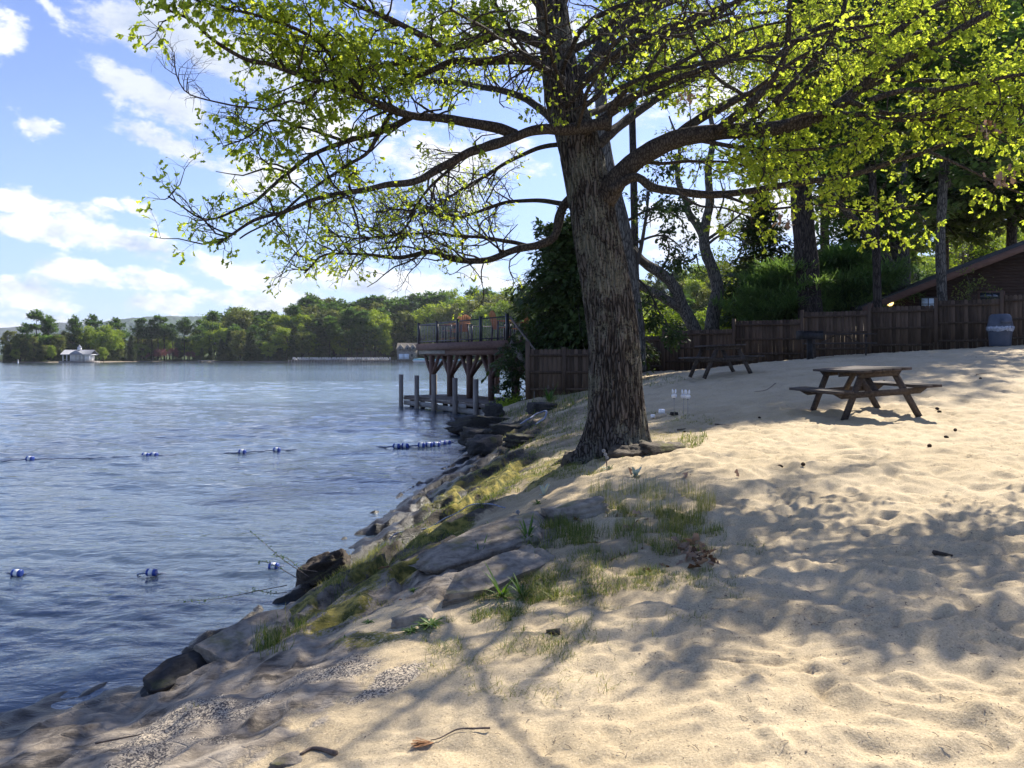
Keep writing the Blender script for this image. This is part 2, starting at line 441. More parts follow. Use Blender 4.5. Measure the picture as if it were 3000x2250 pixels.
M['dark_glass'] = flat_mat('dark window glass', (0.02, 0.025, 0.03), 0.08, 0.8, 2, 0.1)
M['brick'] = flat_mat('pale tan block', (0.5, 0.42, 0.32), 0.9, 0.2, 30, 0.2, b=0.2)
M['pale_green'] = flat_mat('pale felted leaf', (0.42, 0.5, 0.42), 0.8, 0.2, 30, 0.15)
M['teal'] = flat_mat('pale turquoise cover', (0.30, 0.55, 0.58), 0.6, 0.3, 4, 0.15)
M['bunny_white'] = flat_mat('white acrylic', (0.88, 0.88, 0.9), 0.35, 0.5, 8, 0.04)
M['twig'] = flat_mat('grey brown twig', (0.13, 0.10, 0.08), 0.9, 0.2, 30, 0.35)
M['cone'] = flat_mat('dark brown pine cone', (0.05, 0.033, 0.024), 0.9, 0.2, 60, 0.5)
def lamp_fn(k):
    e = k.n('ShaderNodeEmission', {0: (1.0, 0.62, 0.22, 1), 1: 2.2})
    return e.outputs[0], None
M['lamp_glow'] = material('lit lamp globe', lamp_fn)

# ------------------------------------------------------------------ the ground
def tps_fit(P, z):
    n = len(P); r = np.linalg.norm(P[:, None] - P[None], axis=-1)
    K = np.where(r > 0, r * r * np.log(r + 1e-12), 0) + np.eye(n) * 0.4
    Q = np.concatenate([np.ones((n, 1)), P], 1)
    A = np.block([[K, Q], [Q.T, np.zeros((3, 3))]])
    return np.linalg.solve(A, np.concatenate([z, np.zeros(3)]))
def tps_eval(P, W, X):
    out = np.zeros(len(X))
    for i in range(0, len(X), 60000):
        x = X[i:i + 60000]
        r2 = ((x[:, None] - P[None]) ** 2).sum(-1)
        out[i:i + 60000] = (0.5 * r2 * np.log(r2 + 1e-12)) @ W[:len(P)] + W[len(P)] + x @ W[len(P) + 1:]
    return out

def shore(px, py, z=0.0):
    D = F * (H - z) / (py - HZ); return ((px - CX) / F * D, D, z)
def gp(px, py, D): v = at(px, py, D); return (v[0], v[1], v[2])
CP = [shore(0, 2090), shore(240, 2076), shore(410, 2051), shore(470, 2000), shore(640, 1880), shore(830, 1780, .02), shore(960, 1690), shore(1040, 1600), shore(1110, 1530),
      shore(1190, 1460), shore(1310, 1390), shore(1370, 1320), shore(1335, 1262), shore(1400, 1228), shore(1480, 1197), (1.5, 38.5, 0), (3.5, 47, 0), (9, 60, 0), (16, 75, 0),
      (0, 0, .62), (1.9, 2.8, .72), (-1.0, 3, .5), (-2.55, 3.84, .16), (-5, 2, .3), (-6, -1, .45), (0, 2.98, .61), shore(1000, 1950, .43), shore(1250, 1800, .56),
      shore(1650, 1540, .76), shore(1250, 1620, .42), shore(1400, 1430, .42), shore(1550, 1330, .58), shore(650, 1950, .22), shore(880, 1830, .30), shore(1150, 1640, .36),
      (1.29, 10, .97), shore(1690, 1250, .82), shore(2000, 1400, 1.0), shore(2000, 1212, 1.18), shore(2500, 1500, .93), shore(3000, 1500, 1.0), shore(3000, 1800, .85), shore(2200, 1900, .72),
      (5.28, 11.8, 1.24), (6.3, 11.8, 1.29), (7.6, 11, 1.3), gp(2117, 1102, 19), gp(2430, 1048, 24),
      gp(1900, 1090, 35.7), gp(2050, 1085, 34.4), gp(2250, 1063, 32.7), gp(2445, 1043, 31.5), gp(2645, 1033, 30.3), gp(2840, 1020, 29), gp(3000, 1012, 28),
      gp(1546, 1172, 25), gp(1650, 1160, 25), gp(1750, 1140, 25.5), gp(1650, 1190, 21), gp(1740, 1180, 19), (30, 28, 3.2), (28, 60, 4.2), (13, 50, 1.8), (30, 5, 2.0), (20, -3, 1.4), (10, -10, .8), (-3, -9, .6),
      (-5, 8, -1.0), (-8, 15, -2), (-6, 30, -2.4), (-20, 10, -3), (-20, 40, -3.5), (-4.2, 5.6, -.3), (-3.2, 10, -.55), (-3, 20, -.9), (-14, -2, -1), (-4, 42, -2.2), (0, 52, -2), (0, 80, -3), (-25, 80, -3.5), (40, 90, 6)]
CP = np.array(CP); TW = tps_fit(CP[:, :2], CP[:, 2])
GX0, GY0, GS = -30.0, -15.0, 0.125
gx = np.arange(GX0, 45, GS); gy = np.arange(GY0, 95, GS)
_gx, _gy = np.meshgrid(gx, gy)
GZ = np.clip(tps_eval(CP[:, :2], TW, np.stack([_gx.ravel(), _gy.ravel()], 1)), -4, 6).reshape(_gx.shape)

def zbase(X, Y):
    X = np.asarray(X, float); Y = np.asarray(Y, float)
    fx = np.clip((X - GX0) / GS, 0, len(gx) - 1.001); fy = np.clip((Y - GY0) / GS, 0, len(gy) - 1.001)
    i = fx.astype(int); j = fy.astype(int); u = fx - i; v = fy - j
    return (GZ[j, i] * (1 - u) + GZ[j, i + 1] * u) * (1 - v) + (GZ[j + 1, i] * (1 - u) + GZ[j + 1, i + 1] * u) * v

def px_of(X, Y, Z):
    Yc = np.maximum(Y, 0.3)
    return CX + X / Yc * F, HZ + (H - Z) / Yc * F

def blob(px, py, cx, cy, rx, ry, rot=0, soft=0.5):
    a = math.radians(rot); dx, dy = px - cx, py - cy
    u = (dx * math.cos(a) + dy * math.sin(a)) / rx; v = (-dx * math.sin(a) + dy * math.cos(a)) / ry
    return sstep(1 + soft * 0.5, 1 - soft, np.sqrt(u * u + v * v))

def masks(X, Y):
    z = zbase(X, Y); P = np.stack([X, Y], -1)
    px, py = px_of(X, Y, z)
    n1 = fbm(P * 1.1, 4, 3); n2 = fbm(P * 3.5, 4, 9)
    front = (Y > 1.5)
    rock = sstep(0.52, 0.30, z + 0.10 * n1 + 0.05 * n2 + np.clip(Y - 9, 0, 10) * 0.012)
    for b in ((1420, 1640, 300, 75, -25), (1230, 1540, 260, 100, -34), (1420, 1410, 190, 55, -28), (1470, 1300, 150, 50, -25), (1010, 1800, 150, 40, -30), (1120, 1720, 300, 60, -30), (1330, 1480, 260, 80, -30)):
        rock = np.maximum(rock, front * blob(px, py, *b))
    moss = np.zeros_like(z)
    for b, s in (((1390, 1435, 190, 62, -24), 1), ((1300, 1560, 130, 40, -25), .8), ((960, 1790, 230, 75, -24), .75), ((1150, 1690, 200, 60, -20), .75), ((1080, 1880, 150, 30, -5), .6),
                 ((1440, 1290, 90, 30, -15), .7), ((1560, 1400, 150, 60, -30), .6), ((1900, 1290, 150, 50, -5), .5)):
        moss = np.maximum(moss, s * front * blob(px, py, *b))
    moss = moss * sstep(-0.25, 0.25, n2 + 0.15)
    soil = np.zeros_like(z)
    for b, s in (((1530, 1203, 130, 36, -20), 1), ((1610, 1225, 210, 75, -22), 1), ((1560, 1360, 230, 75, -26), 1), ((1700, 1120, 140, 40, -8), .9), ((1560, 1310, 260, 90, -25), .9), ((1800, 1580, 330, 100, 5), .7), ((1650, 1720, 330, 100, -5), .55), ((1850, 1270, 260, 70, -8), .6), ((1650, 1180, 150, 60, -10), .8), ((1500, 1500, 250, 80, -28), .6)):
        soil = np.maximum(soil, s * front * blob(px, py, *b, 0.7))
    soil = soil * sstep(-0.45, 0.3, n1 + 0.4 * n2 + 0.1)
    grav = np.zeros_like(z)
    for b in ((900, 1990, 260, 60, -12), (500, 2130, 340, 50, -22), (1130, 2000, 160, 40, -22), (420, 2230, 300, 45, -15), (760, 2030, 260, 60, -22)):
        grav = np.maximum(grav, front * blob(px, py, *b, 0.6))
    grav = grav * sstep(-0.35, 0.15, n2)
    return z, rock, moss, soil, grav, n1, n2

def zdetail(X, Y, rock, soil):
    P = np.stack([X, Y], -1)
    sand = np.clip(1 - rock - 0.4 * soil, 0, 1)
    w = P + 0.12 * np.stack([vnoise(P * 2.3, 51), vnoise(P * 2.3, 52)], -1)
    d1 = np.abs(vnoise(w * np.array([2.6, 3.6]), 21)); d2 = np.abs(vnoise(w * np.array([4.8, 6.4]) + 5, 22)); d3 = vnoise(w * 9.0, 23)
    amp = 0.4 + 0.85 * sstep(-1.2, 1.2, X + 0.2 * Y - 0.9)
    s = -0.026 * (1 - d1) ** 2.5 + 0.010 + 0.020 * (d2 - .3) + 0.013 * d3 + 0.010 * vnoise(w * 19.0, 24) + 0.03 * fbm(P * 0.9, 3, 31)
    r = 0.05 * fbm(P * np.array([1.4, 2.2]), 5, 41, 0.6) + 0.025 * (1 - np.abs(vnoise(P * 5, 44)) * 2)
    q = (X * .92 - Y * .30) * 1.55 + .55 * fbm(P * np.array([.9, .5]), 3, 47) + .25 * vnoise(P * 3.1, 48)
    saw = q - np.floor(q); saw = np.where(saw < .86, saw / .86, (1 - saw) / .14)
    q2 = (X * .97 + Y * .1) * 4.3 + .9 * fbm(P * 1.3, 3, 49); s2 = q2 - np.floor(q2); s2 = np.where(s2 < .8, s2 / .8, (1 - s2) / .2)
    r = r + (.13 * (saw - .45) + .035 * (s2 - .5)) * (.22 + .78 * sstep(4.6, 6.6, Y))
    return sand * amp * s + rock * r + soil * 0.03 * fbm(P * 4, 3, 46)

def ground_z(X, Y):
    z, rock, moss, soil, grav, n1, n2 = masks(np.asarray(X, float), np.asarray(Y, float))
    return z + zdetail(np.asarray(X, float), np.asarray(Y, float), rock, soil)

def ground_at(px, py):
    """where the line of sight through a photo pixel meets the ground"""
    px = np.atleast_1d(np.asarray(px, float)); py = np.atleast_1d(np.asarray(py, float))
    Ds = np.geomspace(2.2, 80, 500)
    X = (px[:, None] - CX) / F * Ds; Zr = H - (py[:, None] - HZ) / F * Ds
    hit = zbase(X, np.broadcast_to(Ds, X.shape)) >= Zr
    gap = Zr - zbase(X, np.broadcast_to(Ds, X.shape))
    i = np.where(hit.any(1), np.argmax(hit, 1), np.argmin(np.where(Ds > 4, gap, 99), 1)); D = Ds[i]
    X = (px - CX) / F * D
    return np.stack([X, D, ground_z(X, D)], 1)

def gpt(px, py): return ground_at(px, py)[0]

def build_ground():
    rows = np.concatenate([np.linspace(-14, 1.6, 40), np.geomspace(1.75, 45, 640), np.linspace(46, 94, 40)])
    u = np.linspace(0, 1, 640)
    lo = -np.maximum(6.0, 0.72 * rows + 4) ; hi = np.maximum(8.0, 0.78 * rows + 5)
    wide = rows < 1.6
    lo = np.where(wide, -10, lo); hi = np.where(wide, 12, hi)
    X = lo[:, None] + (hi - lo)[:, None] * u; Y = np.repeat(rows[:, None], len(u), 1)
    X = X.ravel(); Y = Y.ravel()
    z, rock, moss, soil, grav, n1, n2 = masks(X, Y)
    Z = z + zdetail(X, Y, rock, soil)
    Z += grav * 0.012 * np.abs(vnoise(np.stack([X, Y], -1) * 28, 61)) + moss * 0.02
    nr, nc = len(rows), len(u)
    i, j = np.meshgrid(np.arange(nr - 1), np.arange(nc - 1), indexing='ij'); a = i * nc + j
    Fq = np.stack([a, a + 1, a + nc + 1, a + nc], -1).reshape(-1, 4)
    def fn(k):
        pos = k.n('ShaderNodeNewGeometry').outputs['Position']
        A = lambda s: k.n('ShaderNodeAttribute', attribute_name=s).outputs['Fac']
        n_big = k.noise(pos, 1.3, 4, 0.55); n_mid = k.noise(pos, 9, 5, 0.6); n_fine = k.noise(pos, 95, 5, 0.75); n_sp = k.noise(pos, 55, 3, 0.6)
        sand = k.mix(k.ramp(n_big, 0.3, 0.7), (0.46, 0.362, 0.218, 1), (0.55, 0.442, 0.278, 1))
        sand = k.mix(k.math('MULTIPLY', k.ramp(n_fine, 0.5, 0.66), 0.62), sand, (0.20, 0.15, 0.095, 1))
        sand = k.mix(k.math('MULTIPLY', k.ramp(n_fine, 0.46, 0.34), 0.6), sand, (0.74, 0.61, 0.42, 1))
        deb = k.math('MULTIPLY', k.ramp(n_sp, 0.62, 0.67), k.ramp(n_mid, 0.48, 0.6))
        sand = k.mix(k.math('MULTIPLY', deb, 0.85), sand, (0.06, 0.045, 0.035, 1))
        soil = k.mix(k.ramp(n_mid, 0.35, 0.65), (0.06, 0.048, 0.03, 1), (0.24, 0.19, 0.12, 1))
        col = k.mix(k.math('MULTIPLY', A('soil'), k.ramp(n_mid, 0.2, 0.6)), sand, soil)
        st = k.n('ShaderNodeMapping', {'Vector': pos, 'Rotation': (0.3, 0.5, 0.5), 'Scale': (1.3, 4, 10)}).outputs[0]
        nr_ = k.noise(st, 1.6, 7, 0.65)
        rk = k.mix(k.ramp(k.math('ADD', k.math('MULTIPLY', nr_, .6), k.math('MULTIPLY', n_mid, .4)), 0.34, 0.66), (0.12, 0.098, 0.075, 1), (0.42, 0.355, 0.27, 1))
        rk = k.mix(k.math('MULTIPLY', k.ramp(nr_, 0.47, 0.36), 0.6), rk, (0.04, 0.035, 0.03, 1))
        bank_dark = k.ramp(k.n('ShaderNodeSeparateXYZ', {0: pos}).outputs[1], 5.6, 7.4)
        rk = k.mix(k.math('MULTIPLY', bank_dark, 0.8), rk, (0.024, 0.022, 0.019, 1))  # lake-darkened rock, with the shade of the slope mixed into its colour
        rk = k.mix(k.math('MULTIPLY', k.ramp(n_fine, 0.55, 0.7), 0.4), rk, (0.05, 0.045, 0.04, 1))
        rmask = k.ramp(k.math('ADD', A('rock'), k.math('MULTIPLY', k.math('SUBTRACT', n_mid, 0.5), 0.7)), 0.35, 0.6)
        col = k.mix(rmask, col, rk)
        gv = k.mix(k.ramp(k.n('ShaderNodeTexVoronoi', {'Vector': pos, 'Scale': 130.0}).outputs['Color'], 0.3, 0.75), (0.09, 0.08, 0.075, 1), (0.56, 0.47, 0.34, 1))
        col = k.mix(k.ramp(k.math('ADD', A('gravel'), k.math('MULTIPLY', k.math('SUBTRACT', n_sp, 0.5), 1.5)), 0.30, 0.75), col, gv)
        mo = k.mix(k.ramp(n_mid, 0.35, 0.65), (0.06, 0.066, 0.016, 1), (0.31, 0.255, 0.06, 1))
        mmask = k.ramp(k.math('ADD', A('moss'), k.math('MULTIPLY', k.math('SUBTRACT', n_sp, 0.5), 1.1)), 0.40, 0.66)
        col = k.mix(mmask, col, mo)
        z = k.n('ShaderNodeSeparateXYZ', {0: pos}).outputs[2]
        wl_ = k.math('ADD', 0.10, k.math('MULTIPLY', k.ramp(k.n('ShaderNodeSeparateXYZ', {0: pos}).outputs[1], 5.5, 8.5), 0.26))
        wet = k.math('MULTIPLY', k.ramp(k.math('SUBTRACT', k.math('ADD', z, k.math('MULTIPLY', n_big, 0.16)), wl_), 0.12, 0.0), k.ramp(z, -.22, -.03))
        col = k.mix(k.math('MULTIPLY', wet, 0.72), col, (0.016, 0.016, 0.015, 1))
        h = k.math('ADD', k.math('MULTIPLY', n_fine, 0.55), k.math('ADD', k.math('MULTIPLY', n_sp, 0.35), k.math('MULTIPLY', n_mid, 0.9)))
        crk = k.n('ShaderNodeTexVoronoi', {'Vector': st, 'Scale': 2.2}, feature='DISTANCE_TO_EDGE').outputs[0]
        h = k.math('ADD', h, k.math('MULTIPLY', rmask, k.math('ADD', k.math('MULTIPLY', nr_, 2.2), k.math('MULTIPLY', k.ramp(crk, 0.0, 0.06), .3))))
        rough = k.math('SUBTRACT', 0.92, k.math('MULTIPLY', wet, 0.6))
        return bsdf(k, col, rough, bump(k, h, 0.55, 0.02), 0.25), None
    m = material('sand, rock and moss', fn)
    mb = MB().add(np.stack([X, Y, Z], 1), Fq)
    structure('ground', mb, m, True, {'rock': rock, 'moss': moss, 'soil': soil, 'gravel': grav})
build_ground()

def build_water():
    rows = np.concatenate([[-60, -20, -6, 0, 2.2], np.geomspace(3.0, 70, 620), np.geomspace(73, 9000, 70)])
    u = np.concatenate([[-9, -4, -2, -1.2], np.linspace(-0.80, 0.12, 620), np.linspace(0.14, 0.5, 30), [0.8, 1.4, 3, 9]])
    Y = np.repeat(rows[:, None], len(u), 1)
    X = np.maximum(np.abs(Y), 3.0) * u
    sy = np.gradient(rows)[:, None]; sx = np.maximum(np.abs(rows), 3)[:, None] * 0.0015
    P = np.stack([X, Y], -1)
    Z = np.zeros_like(X); DX = np.zeros_like(X); DY = np.zeros_like(X)
    r = np.random.default_rng(3)
    gust = 0.75 + 0.5 * fbm(P * np.array([0.035, 0.09]), 3, 71)
    for q in range(58):
        lam = 0.16 * (3.2 / 0.16) ** (q / 57.0)
        th = math.radians(248) + r.normal(0, 0.55)          # travelling towards the near left
        kx, ky = math.cos(th) * 2 * math.pi / lam, math.sin(th) * 2 * math.pi / lam
        amp = 0.0042 * lam ** 0.7 * 0.92
        w = sstep(2.2, 4.5, lam / np.maximum(sy, sx))
        ph = kx * X + ky * Y + r.uniform(0, 6.28) + 1.2 * vnoise(P * 0.35 + q, 80 + q % 5)
        Z += amp * w * gust * np.sin(ph)
        DX -= 0.8 * amp * w * math.cos(th) * np.cos(ph); DY -= 0.8 * amp * w * math.sin(th) * np.cos(ph)
    shal = sstep(0.0, -0.35, zbase(X, Y)) ; shal = np.where((X < -29) | (Y > 93), 1, shal)
    Z *= 0.35 + 0.65 * shal
    nr, nc = X.shape
    i, j = np.meshgrid(np.arange(nr - 1), np.arange(nc - 1), indexing='ij'); a = i * nc + j
    Fq = np.stack([a, a + 1, a + nc + 1, a + nc], -1).reshape(-1, 4)
    def fn(k):
        pos = k.n('ShaderNodeNewGeometry').outputs['Position']
        m1 = k.n('ShaderNodeMapping', {'Vector': pos, 'Rotation': (0, 0, math.radians(22)), 'Scale': (1.0, 2.0, 1)}).outputs[0]
        h1 = k.noise(m1, 3.2, 4, 0.6, dist=0.4); h2 = k.noise(m1, 0.9, 3, 0.55)
        big = k.n('ShaderNodeMapping', {'Vector': pos, 'Rotation': (0, 0, math.radians(-10)), 'Scale': (0.012, 0.05, 1)}).outputs[0]
        g = k.ramp(k.noise(big, 1.0, 4, 0.6), 0.32, 0.68, 0.55, 1.25)
        hh = k.math('MULTIPLY', k.math('ADD', k.math('MULTIPLY', h1, 0.55), k.math('MULTIPLY', h2, 1.2)), g)
        nrm = bump(k, hh, 0.6, 0.08)
        gl = k.n('ShaderNodeBsdfGlossy', {'Color': (0.95, 0.97, 1.0, 1), 'Roughness': 0.07, 'Normal': nrm}).outputs[0]
        body = k.n('ShaderNodeBsdfDiffuse', {'Color': (0.095, 0.135, 0.175, 1), 'Normal': nrm}).outputs[0]
        tr = k.n('ShaderNodeBsdfTransparent', {'Color': (0.50, 0.62, 0.60, 1)}).outputs[0]
        under = k.n('ShaderNodeMixShader', {0: 0.5, 1: body, 2: tr}).outputs[0]
        fr = k.n('ShaderNodeFresnel', {'IOR': 1.48, 'Normal': nrm}).outputs[0]
        return k.n('ShaderNodeMixShader', {0: fr, 1: under, 2: gl}).outputs[0], None
    m = material('lake water', fn)
    V = np.stack([X + DX, Y + DY, Z], -1).reshape(-1, 3)
    structure('water', (V, [Fq]), m, True)
build_water()
# ------------------------------------------------------------------ growing trees
def resample(pts, k):
    pts = np.asarray(pts, float); s = np.concatenate([[0], np.cumsum(np.linalg.norm(np.diff(pts, axis=0), axis=1))])
    # smooth polyline through the points (Catmull-Rom), then even spacing
    P = np.concatenate([[2 * pts[0] - pts[1]], pts, [2 * pts[-1] - pts[-2]]])
    out = []
    for i in range(len(pts) - 1):
        t = np.linspace(0, 1, 12, endpoint=False)[:, None]
        a, b, c, d = P[i], P[i + 1], P[i + 2], P[i + 3]
        out.append(0.5 * ((2 * b) + (c - a) * t + (2 * a - 5 * b + 4 * c - d) * t * t + (3 * b - a - 3 * c + d) * t ** 3))
    Q = np.concatenate(out + [pts[-1:]])
    s = np.concatenate([[0], np.cumsum(np.linalg.norm(np.diff(Q, axis=0), axis=1))])
    g = np.linspace(0, s[-1], k)
    return np.stack([np.interp(g, s, Q[:, c]) for c in range(3)], 1)

def shoots(paths, radii, per, length, r, tmin=0.25, spread=0.9, flat=0.55, lift=0.0, k=6, wig=0.25, rg=None, tmax=1.0):
    """side shoots from a batch of branches: returns (paths, radii) of the shoots"""
    m, kk, _ = paths.shape
    cnt = rg.poisson(per, m) if np.isscalar(per) else rg.poisson(per)
    par = np.repeat(np.arange(m), cnt); n = len(par)
    t = rg.uniform(tmin, tmax, n); f = t * (kk - 1); i = np.minimum(f.astype(int), kk - 2); u = (f - i)[:, None]
    o = paths[par, i] * (1 - u) + paths[par, i + 1] * u
    pr = radii[par, i] * (1 - u[:, 0]) + radii[par, i + 1] * u[:, 0]
    T = norm(paths[par, i + 1] - paths[par, i])
    R = rg.normal(size=(n, 3)); R[:, 2] *= flat; R = norm(R - (R * T).sum(-1, keepdims=True) * T)
    d = norm(T * rg.uniform(0.3, 1.0, n)[:, None] + R * spread + np.array([0, 0, lift]))
    L = length * rg.uniform(0.5, 1.25, n) * (1.15 - 0.55 * t)
    P = np.zeros((n, k, 3)); P[:, 0] = o
    for q in range(1, k):
        d = norm(d + rg.normal(size=(n, 3)) * wig * np.array([1, 1, 0.7]) + np.array([0, 0, lift * 0.3]))
        P[:, q] = P[:, q - 1] + d * (L / (k - 1))[:, None]
    r0 = np.minimum(r * rg.uniform(0.7, 1.3, n), pr * 0.8)
    Rr = r0[:, None] * np.linspace(1, 0.3, k)
    return P, Rr, par

LEAF = np.array([[0, 0, 0], [0.24, 0.24, 0.10], [0.13, 0.44, 0.04], [0.28, 0.70, 0.10], [0, 1.0, -0.10], [-0.28, 0.70, 0.10], [-0.13, 0.44, 0.04], [-0.24, 0.24, 0.10], [0, 0.5, -0.05]])
LEAF_F = np.array([[0, 1, 2, 8], [8, 2, 3, 4], [8, 4, 5, 6], [0, 8, 6, 7]])
def leaves(pos, dirs, size, rg, droop=0.3, shape=None, faces=None, flat=0.0):
    shape = LEAF if shape is None else shape; faces = LEAF_F if faces is None else faces
    n = len(pos)
    y = norm(dirs + rg.normal(size=(n, 3)) * 0.6 + np.array([0, 0, -droop]))
    up = rg.normal(size=(n, 3)) * (1 - flat) + np.array([0, 0, 0.5 + flat * 2])
    x = norm(np.cross(y, up)); z = np.cross(x, y)
    s = (size * rg.uniform(0.4, 1.3, n))[:, None, None]
    V = pos[:, None] + s * (shape[None, :, 0:1] * x[:, None] + shape[None, :, 1:2] * y[:, None] + shape[None, :, 2:3] * z[:, None])
    Fq = (np.arange(n) * len(shape))[:, None, None] + faces[None]
    tint = np.repeat(np.clip(rg.normal(0.5, 0.25, n), 0, 1), len(shape))
    return V.reshape(-1, 3), Fq.reshape(-1, faces.shape[1]), tint

